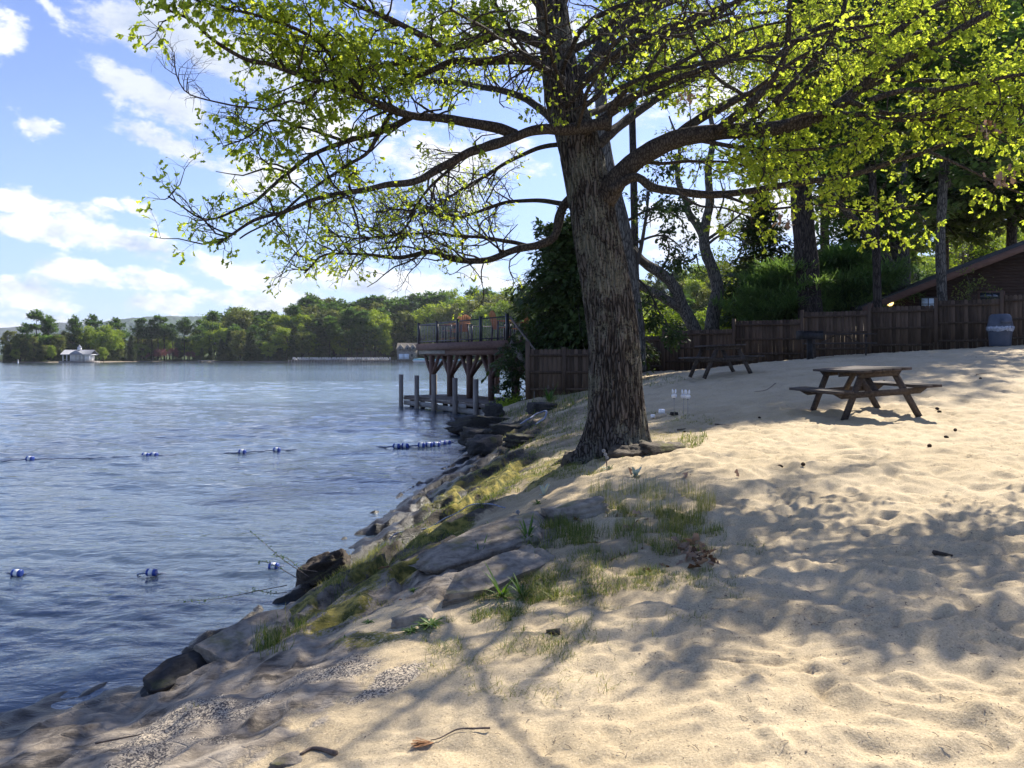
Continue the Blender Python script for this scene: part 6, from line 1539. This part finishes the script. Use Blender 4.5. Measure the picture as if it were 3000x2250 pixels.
# ------------------------------------------------------------------ buildings across the lake
def gable(mb, c, w, d, h, R, over=.3):
    """gable roof, ridge along x, eaves at c.z"""
    x, y = w / 2 + over, d / 2 + over; k = h * over / (d / 2); t = .12
    V = np.array([[-x, -y, -k], [x, -y, -k], [x, 0, h], [-x, 0, h], [-x, y, -k], [x, y, -k]]); V = np.concatenate([V, V + [0, 0, t]])
    Fq = np.array([[0, 1, 2, 3], [3, 2, 5, 4]]); Ft = Fq[:, ::-1] + 6
    E = np.array([[1, 0, 6, 7], [4, 5, 11, 10], [0, 3, 9, 6], [3, 4, 10, 9], [2, 1, 7, 8], [5, 2, 8, 11]])
    mb.add(V @ R.T + c, np.concatenate([Fq[:, ::-1], Ft[:, ::-1], E])); return mb
def build_pavilion():
    D = 303.0; w = lambda q: q / F * D
    c = at(233, 1060, D); c[2] = .6; t = thing('lake_pavilion', 'white open pavilion with grey roof and cupola on the island shore', 'pavilion', tuple(c))
    I = np.eye(3)
    obj('platform', MB().box(c + [0, 0, -.4], (w(92), 7, .9)), M['stone_wall'], t)
    obj('back_wall', MB().box(c + [-.2, 2.4, 1.3], (w(70), .2, 2.6)).box(c + [w(25), .5, 1.2], (w(14), 3.6, 2.4)), M['white_paint'], t)
    for q in range(8):
        obj('column', MB().box(c + [w(-38 + q * 10.9), -2.4, 1.2], (.26, .26, 2.4)), M['white_paint'], t)
    obj('railing', MB().box(c + [w(-30), -2.5, .6], (w(14), .06, .1)).box(c + [w(30), -2.5, .6], (w(14), .06, .1)), M['white_paint'], t)
    obj('eave', MB().box(c + [0, -.0, 2.55], (w(84), 5.6, .3)), M['white_paint'], t)
    rf = obj('roof', gable(MB(), c + [0, 0, 2.72], w(84), 5.4, 1.6, I), M['grey_shingle'], t)
    g = MB().prism([(-w(20), 2.72), (w(20), 2.72), (0, 4.3)], .25, None, c + [w(1), -2.75, 0]); obj('gable', g, M['grey_shingle'], rf)
    cu = obj('cupola', MB().box(c + [w(0), 0, 4.8], (1.1, 1.1, 1.3)), M['white_paint'], t)
    obj('cupola_roof', MB().lathe([(.95, 5.45), (.5, 5.8), (.05, 6.5)], 8, c), M['grey_shingle'], cu)
build_pavilion()
def build_white_house():
    D = 352.0; w = lambda q: q / F * D; c = at(225, 1050, D); c[2] = -1.2
    t = thing('white_house', 'white house mostly hidden by trees behind the pavilion', 'house', tuple(c))
    obj('wall', MB().box(c + [0, 0, 3], (w(62), 7, 6)), M['white_paint'], t); obj('roof', gable(MB(), c + [0, 0, 6], w(62), 7, 2.4, np.eye(3)), M['grey_shingle'], t)
    for q in range(4): obj('window', MB().box(c + [w(-22 + q * 15), -3.52, 4], (1.1, .06, 1.5)), M['dark_glass'], t)
build_white_house()
def build_boathouse():
    D = 322.0; w = lambda q: q / F * D; c = at(1194, 1053, D); c[2] = .8
    t = thing('stone_boathouse', 'grey stone boathouse with steep dormers on the far shore left of the deck', 'boathouse', tuple(c))
    obj('wall', MB().box(c + [0, 0, 2.2], (w(54), 7, 4.4)), M['stone_wall'], t)
    rf = obj('roof', gable(MB(), c + [0, 0, 4.4], w(54), 7, 2.8, np.eye(3), .35), M['shingle'], t)
    for q, x in enumerate((-17, 4, 19)):
        dm = MB().prism([(-1.35, 0), (1.35, 0), (1.35, .9), (0, 2.5), (-1.35, .9)], 2.0, None, c + [w(x), -2.9, 4.2]); d = obj('dormer', dm, M['stone_wall'], t)
        obj('window', MB().box(c + [w(x), -3.92, 4.95], (.9, .06, 1.0)), M['dark_glass'], d)
    for x, ww in ((-14, 2.2), (0, 2.2), (16, .9)):
        obj('window', MB().box(c + [w(x), -3.53, 1.6 if ww > 1 else 2.2], (ww, .08, 2.2 if ww > 1 else 1.1)), M['glass'] if ww > 1 else M['dark_glass'], t)
build_boathouse()
def far_pier():
    D0, D1 = 318.0, 322.0
    a, b = at(845, 1058, D0), at(1190, 1056, D1); a[2] = b[2] = .75
    t = thing('long_pier', 'long grey pier along the far shore below the trees', 'pier', tuple((a + b) / 2))
    obj('pier_deck', MB().bar(a, b, 3.2, .25), M['dock_wood'], t)
    n = 42; pm = MB()
    for q in range(n): u = a + (b - a) * (q + .5) / n; obj('pile', MB().box(u + [0, -1.7, -.6], (.28, .28, 1.9)), M['grey_board'], t)
    ch = MB().box((0, 0, .38), (.56, .55, .06)).box((0, .34, .70), (.5, .06, .75), rotx(-.3)).box((-.30, 0, .30), (.07, .6, .6)).box((.30, 0, .30), (.07, .6, .6))
    V, Fc, A = ch.data(); me = make_mesh('white_chair', V, Fc); me.materials.append(M['white_paint'])
    rg = random.Random(2)
    for q in range(40):
        u = a + (b - a) * (.04 + .84 * q / 40)
        o = bpy.data.objects.new('white_chair', me); COL.objects.link(o); o.location = u + np.array([0, rg.uniform(-.4, .3), .13]); o.rotation_euler = (0, 0, math.pi + rg.uniform(-.3, .3)); o.scale = [1.15] * 3
        tag(o, 'white chair in the long row along the far pier', 'chair', 'white chairs lined up on the far pier')
    c = at(1232, 1054, 318)
    bt = thing('covered_boat', 'low boat under a pale turquoise cover left of the deck columns', 'boat', (c[0], c[1], .1))
    hull = MB().prism([(-3.4, .75), (-2.6, .0), (2.6, .0), (3.5, .8)], 2.0, None, (c[0], c[1], .1)); obj('hull', hull, M['white_paint'], bt)
    obj('cover', rock_data((c[0], c[1], .95), (6.4, 2.1, 1.3), 0, (0, 0), 5, 24, .6, .06, 0), M['teal'], bt, True)
    for px, lb in ((1282, 'left pale boat seen between the deck columns'), (1345, 'right pale boat seen between the deck columns')):
        c = at(px, 1055, 312); bt = thing('covered_boat', lb, 'boat', (c[0], c[1], .1)); obj('hull', MB().prism([(-2.6, .75), (-2.0, .0), (2.0, .0), (2.7, .8)], 1.8, None, (c[0], c[1], .1)), M['white_paint'], bt); obj('cover', rock_data((c[0], c[1], .9), (4.6, 1.9, 1.0), 0, (0, 0), 6, 24, .6, .06, 0), M['teal'], bt, True)
    c = at(605, 1058, 322); top('swim_raft', MB().box((c[0], c[1], .7), (6, 3, .25)).box((c[0] - 2.6, c[1], .3), (.3, 3, .8)).box((c[0] + 2.6, c[1], .3), (.3, 3, .8)), M['grey_board'], 'small pale dock at the left tip of the peninsula', 'dock')
    c = at(53, 1065, 285); top('marker_buoy', MB().lathe([(.02, -.2), (.25, -.1), (.25, .3), (.1, .6), (.08, 1.2), (.01, 1.25)], 10, (c[0], c[1], .0)), M['white_paint'], 'small white marker buoy before the left tip of the island', 'buoy', smooth=True)
far_pier()

# ------------------------------------------------------------------ the red brown house at right
def build_house():
    D = 36.0; w = lambda q: q / F * D
    t0 = at(2760, 1040, D); t = thing('red_brown_house', 'dark red brown clapboard house with a low sloping roof behind the fence', 'house', tuple(t0))
    # gable end faces the beach: rake from the low eave at left to the ridge beyond the frame
    E, T2 = at(2512, 905, D), at(3000, 716, D); sl_ = (T2[2] - E[2]) / (T2[0] - E[0]); RX = E[0] + 11.5; RZ = E[2] + sl_ * 11.5
    x0 = at(2590, 900, D)[0]; zb = 1.5
    zr = lambda x: E[2] + sl_ * (x - E[0]) if x < RX else RZ - sl_ * (x - RX)
    xr = 2 * RX - x0
    poly = [(x0, zb), (xr, zb), (xr, zr(xr) - .15), (RX, RZ - .15), (x0, zr(x0) - .15)]
    mb = MB().prism(poly, 1.0, None, (0, D + 1.3, 0)); wall = obj('wall', mb, M['house_wall'], t)
    cl = MB()
    for q in range(34):
        z = zb + 1.5 + q * .145
        xa = x0 if z < zr(x0) - .2 else E[0] + (z + .2 - E[2]) / sl_
        xb = 2 * RX - xa
        if xb - xa > .5: cl.box(((xa + xb) / 2, D + .785, z), (xb - xa, .03, .139), rotx(.10))
    obj('clapboards', cl, M['house_wall'], wall)
    rf = MB()
    for s in (0, 1):
        xa, xb = (E[0], RX) if s == 0 else (RX, 2 * RX - E[0]); za, zb_ = (E[2], RZ) if s == 0 else (RZ, E[2])
        rf.prism([(xa, za - .10), (xb, zb_ - .10), (xb, zb_ + .10), (xa, za + .10)], 1.5, None, (0, D + .25, 0))
    roof = obj('roof', rf, M['shingle'], t)
    rk = MB().prism([(E[0], E[2] - .26), (RX, RZ - .26), (RX, RZ + .06), (E[0], E[2] + .06)], .06, None, (0, D - .54, 0))
    obj('rake_board', rk, M['house_trim'], roof)
    obj('soffit', MB().prism([(E[0] + .1, E[2] - .30), (x0, zr(x0) - .30), (x0, zr(x0) - .22), (E[0] + .1, E[2] - .22)], 1.2, None, (0, D + .25, 0)), M['house_trim'], roof)
    obj('porch_post', MB().box((at(2625, 900, D)[0], D + .6, 3.2), (.14, .14, 3.4)), M['house_trim'], t)
    for px, py, ww, hh, m in ((2718, 889, 38, 30, 'glass'), (2905, 868, 70, 22, 'dark_glass')):
        c = at(px, py, D + .7); f = obj('window', MB().box(c + [0, .02, 0], (w(ww) + .16, .06, w(hh) + .16)), M['dark_rock'] if m == 'glass' else M['house_trim'], t)
        obj('pane', MB().box(c + [0, -.025, 0], (w(ww), .04, w(hh))), M[m], f)
        b = MB().box(c + [0, -.05, 0], (.035, .03, w(hh))).box(c + [0, -.052, w(-2)], (w(ww), .03, .035)); obj('muntin', b, M['dark_rock'], f)
    c = at(2607, 887, D + .2); lm = thing('porch_lamp', 'round lit yellow lamp hanging under the eave of the house', 'lamp', tuple(c))
    a = MB(); th = np.linspace(-math.pi / 2, math.pi / 2, 10); a.lathe([(max(.001, .16 * math.cos(q)), .16 * math.sin(q)) for q in th], 18, c); obj('globe', a, M['lamp_glow'], lm, True)
    obj('bracket', MB().tube([c + [0, 0, .15], c + [0, 0, .34]], .02, 6).lathe([(.02, .14), (.1, .15), (.02, .19)], 12, c), M['black_metal'], lm)
build_house()

# ------------------------------------------------------------------ trees behind the fence and by the deck
def traced(name, label, stems, bark, parent=None, D=None, cat='tree'):
    """trunk and limbs along photo outlines, each with its own distance"""
    base = stems[0][0][0]; b = at(base[0], base[1], stems[0][1])
    t = thing(name, label, cat, tuple(b))
    for q, (pts, Da, Db, w0, w1) in enumerate(stems):
        n = len(pts); P = np.array([at(x, y, Da + (Db - Da) * i / (n - 1)) for i, (x, y) in enumerate(pts)])
        path = resample(P, 40); r = np.linspace(w0, w1, 40) / F * (Da + Db) / 4
        r = r * (1 + .08 * vnoise(path * 2.2 + q, 15))
        obj('trunk' if q == 0 else 'limb', MB().tube(path, r, 14), bark, t, True)
    return t, b

def limb_foliage(t, stems, leaf, size, rg, per=3.0, l1=2.2, cnt=9, shape=DIA, droop=.35, twig='far_bark', name='foliage', tw2=.8):
    TWG, LF = MB(), MB()
    for pts, Da, Db, w0, w1 in stems:
        n = len(pts); P = np.array([at(x, y, Da + (Db - Da) * i / (n - 1)) for i, (x, y) in enumerate(pts)]); path = resample(P, 30); r = np.linspace(w0, w1, 30) / F * (Da + Db) / 4
        Ln = np.linalg.norm(np.diff(path, axis=0), axis=1).sum()
        TWG.add(*tubes(path[None], r[None], 7))
        p1, q1, _ = shoots(path[None], r[None], Ln * per, l1, .03, .25, 1.0, .5, .03, 6, .28, rg)
        p2, q2, _ = shoots(p1, q1, 6, tw2, .012, .15, 1.0, .6, .0, 5, .28, rg)
        TWG.add(*tubes(p1, q1, 4)); TWG.add(*tubes(p2, q2, 3))
        m = len(p2); c = rg.poisson(cnt, m); par = np.repeat(np.arange(m), c); f = rg.uniform(0.1, .999, len(par)) * 4; i = f.astype(int); u = (f - i)[:, None]
        o = p2[par, i] * (1 - u) + p2[par, i + 1] * u + rg.normal(size=(len(par), 3)) * size * .5
        V, Fq, ti = sprays(o, norm(p2[par, -1] - p2[par, 0]), size, rg, droop, .3, shape); LF.add(V, Fq, ti)
    obj('twigs', TWG, M[twig], t, True); obj(name, LF, M[leaf], t)

def near_trees():
    rg = np.random.default_rng(17)
    # forked leaning tree and the sinuous tree beyond the fence
    st = [([(2038, 975), (2025, 945), (1998, 895), (1985, 860), (1965, 826), (1935, 800), (1895, 775), (1868, 750), (1835, 700), (1815, 640)], 38, 37, 40, 22), ([(2003, 910), (1965, 885), (1905, 852), (1870, 835), (1810, 800)], 38, 37, 30, 18), ([(1965, 826), (1970, 800), (1962, 790)], 37.5, 37.2, 9, 4)]
    t, b = traced('forked_tree', 'grey leaning tree forking low behind the fence right of the oak', st, M['grey_bark'])
    limb_foliage(t, [([(1895, 775), (1868, 750), (1835, 700), (1800, 620)], 37, 36, 20, 6), ([(1935, 800), (1960, 740), (1950, 690)], 37, 38, 9, 3)], 'olive_leaf', .16, rg, 1.2, 1.6, 5)
    st2 = [([(2085, 975), (2088, 930), (2098, 880), (2102, 840), (2088, 790), (2070, 745), (2062, 700), (2070, 640), (2080, 590), (2075, 500), (2090, 400), (2075, 290), (2095, 180)], 39, 39, 44, 5), ([(2062, 695), (2040, 655), (2018, 625), (2010, 590), (1985, 520), (1990, 430), (1960, 340)], 39, 38.5, 26, 4), ([(2068, 720), (2110, 690), (2150, 690), (2195, 722)], 38.8, 37.5, 9, 3),
           ([(2075, 700), (2110, 675), (2155, 640), (2200, 600)], 39, 38, 10, 4), ([(2040, 745), (2030, 760), (1990, 775), (1988, 800)], 38.6, 38, 7, 3), ([(2040, 750), (2050, 790), (2065, 800)], 38.6, 38.4, 5, 2), ([(2100, 640), (2120, 580), (2108, 520)], 39, 38, 8, 3)]
    t, b = traced('crooked_tree', 'dark sinuous tree with a forked crown behind the left fence panels', st2, M['grey_bark'])
    limb_foliage(t, st2[2:] + [st2[1]], 'spring_leaf', .17, rg, .9, 1.8, 3)
    # grey trunk right behind the oak with cedar boughs hanging to its right
    st3 = [([(1868, 1085), (1862, 950), (1850, 850), (1838, 740), (1820, 640), (1795, 540), (1770, 420), (1760, 280), (1750, 100)], 27, 27, 52, 30)]
    t, b = traced('tall_cedar', 'tall grey trunked cedar standing right behind the oak with hanging boughs', st3, M['grey_bark'])
    lm = [([(1848, 830), (1875, 740), (1895, 620), (1900, 560)], 27, 26.5, 16, 6), ([(1845, 800), (1900, 850), (1950, 960), (1960, 985)], 27, 28.5, 8, 2), ([(1840, 720), (1930, 690), (1990, 720), (2010, 770)], 27, 28, 9, 2), ([(1830, 650), (1920, 610), (1990, 640), (2020, 690)], 27, 29, 9, 2), ([(1855, 880), (1920, 900), (1960, 960)], 27, 26, 6, 2), ([(1820, 610), (1760, 620), (1700, 680)], 27, 29, 8, 2), ([(1795, 520), (1870, 470), (1960, 480)], 27, 28, 9, 2)]
    limb_foliage(t, lm, 'cedar_leaf', .17, rg, 2.0, 1.3, 14, tw2=.7)
    # dark cedar hanging over the fence between deck and oak
    def mid(name, label, px, base_y, top_y, D, data_fn, leaf, bark, cat='tree', wide=1.0, rz=None, z=None, group=None):
        b = at(px, base_y, D); zb = float(b[2]) if z is None else z
        zt = H - (top_y - HZ) / F * D
        pr = tree_proto(name, data_fn(zt - zb), M[leaf], M[bark])
        return plant(pr, (b[0], b[1], zb), zt - zb, zt - zb, label, cat, group, rz)
    mid('cedar_tree', 'dark drooping cedar over the fence between the deck and the oak', 1690, 1100, 640, 28.5, lambda h: conifer(h, 2.2, .22, 300, .22, 210, 41, .34, .38, irregular=.25, bow=.5, trunk_r=.12), 'cedar_leaf', 'grey_bark')
    mid('cedar_tree', 'narrow dark cedar under the drooping one behind the fence boards', 1668, 1090, 900, 28.6, lambda h: conifer(h, .85, .05, 120, .17, 90, 42, .4, .5, irregular=.3, bow=.5, trunk_r=.08), 'cedar_leaf', 'grey_bark')
    mid('arborvitae_bush', 'thin green arborvitae growing beside the dock at the fence post', 1502, 1195, 985, 26.5, lambda h: conifer(h, .52, .02, 70, .13, 44, 43, .3, .35, irregular=.4, bow=.4, trunk_r=.05), 'cedar_leaf', 'grey_bark', 'bush')
    mid('leafy_bush', 'low yellow green bush at the shore end of the dock', 1520, 1215, 1160, 26.0, lambda h: broadleaf(h, .75, h * .45, .10, 26, 46, 44, .02), 'shrub_leaf', 'grey_bark', 'bush')
    # the big pine and its neighbours
    def tall(name, label, path, Da, Db, w0, w1, bark, crown, leaf, **kw):
        t, b = traced(name, label, [(path, Da, Db, w0, w1)], bark)
        P = at(*path[-1], Db)
        T, C = crown
        for nm, mb, mm in (('boughs', T, bark), ('crown', C, M[leaf])):
            mb.xf(None, P); obj(nm, mb, mm, t, nm == 'boughs')
        return t
    def hang(h, r, n, size, per, seed, **kw):      # crown whose origin is the top of the traced trunk
        T, C = conifer(h, r, .02, n, size, per, seed, trunk_r=.16, **kw)
        return T.xf(None, (0, 0, -h * .62)), C.xf(None, (0, 0, -h * .62))
    tall('pine_tree', 'thick dark trunked pine standing behind the grill and the far table', [(2382, 1010), (2375, 930), (2366, 800), (2352, 640), (2342, 480), (2338, 300), (2336, 100), (2338, -120)], 35.5, 36.5, 70, 50, M['pine_bark'], hang(18, 5.8, 150, .42, 200, 51, droop=.12, plates=14, gaps=.2), 'soft_needle')
    tall('pine_tree', 'slim straight pine trunk rising in front of the low eave of the house', [(2574, 960), (2570, 860), (2566, 700), (2556, 520), (2550, 300), (2546, 50), (2545, -150)], 33.0, 33.8, 24, 16, M['pine_bark'], hang(16, 4.2, 130, .40, 200, 52, droop=.12, plates=12), 'pine_needle')
    tall('pine_tree', 'slim pine with a pale lower trunk in front of the house wall', [(2762, 920), (2758, 820), (2755, 700), (2762, 560), (2768, 400), (2772, 150), (2775, -150)], 33.0, 34.0, 28, 18, M['grey_bark'], hang(17, 4.4, 150, .40, 210, 53, droop=.14, plates=13), 'pine_needle')
    tall('pine_tree', 'very straight thin pine trunk seen above the crotch of the oak', [(1870, 1010), (1862, 800), (1856, 500), (1850, 230), (1850, 0), (1850, -150)], 42, 43, 22, 18, M['pine_bark'], hang(15, 3.2, 100, .40, 120, 54, droop=.12, plates=12), 'pine_needle')
    # leaning grey trunk with a burl
    st5 = [([(2668, 930), (2640, 860), (2618, 800), (2575, 735), (2530, 680), (2490, 630), (2440, 570), (2400, 480), (2370, 380)], 41, 39, 44, 6), ([(2640, 900), (2638, 820), (2640, 760), (2628, 680), (2632, 600), (2640, 480), (2630, 360), (2645, 240)], 42, 42.5, 60, 8), ([(2610, 870), (2590, 850), (2560, 830)], 41, 40, 14, 8)]
    t, b = traced('leaning_tree', 'grey leaning trunk crossing a burled one above the house eave', st5, M['grey_bark'])
    limb_foliage(t, [st5[0], ([(2632, 600), (2650, 480), (2640, 350)], 42.5, 43, 30, 10)], 'olive_leaf', .2, rg, 1.2, 2.2, 6)
    # soft low pine boughs and spruces between the fence and the lake
    mid('spruce_tree', 'dark pointed spruce just left of the thick pine trunk', 2232, 985, 560, 41, lambda h: conifer(h, 2.3, .04, 190, .30, 120, 61, .22, .85, irregular=.25), 'cedar_leaf', 'pine_bark')
    mid('young_pine', 'soft green young pine spreading over the fence left of the thick trunk', 2290, 1000, 800, 37.5, lambda h: conifer(h, 2.3, .05, 150, .36, 420, 62, .02, .5, plates=9, irregular=.35, shape=NEED), 'soft_needle', 'pine_bark')
    mid('young_pine', 'soft green young pine right of the thick pine trunk', 2455, 985, 740, 38.5, lambda h: conifer(h, 2.6, .05, 160, .36, 440, 63, .04, .5, plates=10, irregular=.35, shape=NEED), 'soft_needle', 'pine_bark')
    mid('pine_tree', 'dark pine filling the gap behind the slim trunk', 2520, 985, 420, 44, lambda h: conifer(h, 3.4, .3, 170, .42, 150, 64, .1, .6, plates=14, irregular=.4), 'pine_needle', 'pine_bark')
    mid('pine_tree', 'dark pine behind the burled trunk above the roof', 2640, 960, 330, 48, lambda h: conifer(h, 3.7, .35, 170, .42, 150, 65, .1, .6, plates=15, irregular=.4, gaps=.2), 'pine_needle', 'pine_bark')
    mid('hemlock_tree', 'very dark tall hemlock above the house roof', 2765, 950, -60, 50, lambda h: conifer(h, 4.6, .28, 380, .44, 220, 66, .25, .75, irregular=.3), 'cedar_leaf', 'pine_bark')
    mid('hemlock_tree', 'dark hemlock at the upper right edge over the ridge of the house', 2960, 940, -120, 47, lambda h: conifer(h, 5.2, .30, 380, .44, 220, 67, .28, .75, irregular=.3), 'cedar_leaf', 'pine_bark')
    mid('hemlock_tree', 'dark hemlock standing behind the right part of the oak crown', 2420, 980, -40, 56, lambda h: conifer(h, 4.6, .36, 300, .46, 180, 68, .2, .7, irregular=.4, gaps=.2), 'cedar_leaf', 'pine_bark')
    mid('hemlock_tree', 'small dark hemlock between the two bright trees above the roof', 2878, 900, 640, 64, lambda h: conifer(h, 2.2, .1, 120, .34, 90, 69, .25, .8, irregular=.3), 'cedar_leaf', 'pine_bark')
    mid('slender_tree', 'bright airy green tree rising left of the small hemlock over the roof', 2825, 900, 610, 62, lambda h: broadleaf(h, 2.6, h * .46, .22, 60, 70, 70, .07), 'shrub_leaf', 'grey_bark')
    mid('slender_tree', 'bright airy green tree at the right edge over the roof', 2962, 890, 615, 60, lambda h: broadleaf(h, 2.4, h * .46, .22, 60, 70, 71, .07), 'shrub_leaf', 'grey_bark')
    mid('leafy_bush', 'sunlit yellow green bush behind the fence below the forked tree', 1930, 1010, 905, 46, lambda h: broadleaf(h, 1.5, h * .48, .2, 40, 50, 72, .04), 'shrub_leaf', 'grey_bark', 'bush')
    mid('leafy_bush', 'green bush with small leaves right of the sinuous tree', 2150, 1000, 880, 42, lambda h: broadleaf(h, 1.3, h * .48, .18, 40, 60, 73, .04), 'shrub_leaf', 'grey_bark', 'bush')
    mid('leafy_tree', 'airy green tree between the sinuous tree and the spruce', 2180, 1000, 600, 52, lambda h: broadleaf(h, 2.6, h * .42, .22, 50, 45, 74, .1), 'spring_leaf', 'grey_bark')
    mid('dead_shrub', 'thin leafy sapling in front of the house wall by the pale trunk', 2840, 960, 800, 33.5, lambda h: broadleaf(h, .9, h * .4, .13, 22, 22, 75, .025), 'olive_leaf', 'grey_bark', 'sapling')
near_trees()

# ------------------------------------------------------------------ air between here and the hills
def build_haze():
    b = MB().box((0, 2480, 76), (5600, 5040, 162))
    m = bpy.data.materials.new('pale lake haze'); m.use_nodes = True; k = NT(m.node_tree); out = k.n('ShaderNodeOutputMaterial')
    v = k.n('ShaderNodeVolumePrincipled', {'Color': (.86, .92, 1.0, 1), 'Density': .00009, 'Anisotropy': .25})
    m.node_tree.links.new(v.outputs[0], out.inputs[1])
    o = obj('haze', b, m); o['kind'] = 'stuff'; tag(o, 'thin pale blue haze over the lake', 'haze')
build_haze()
#@@HAZE
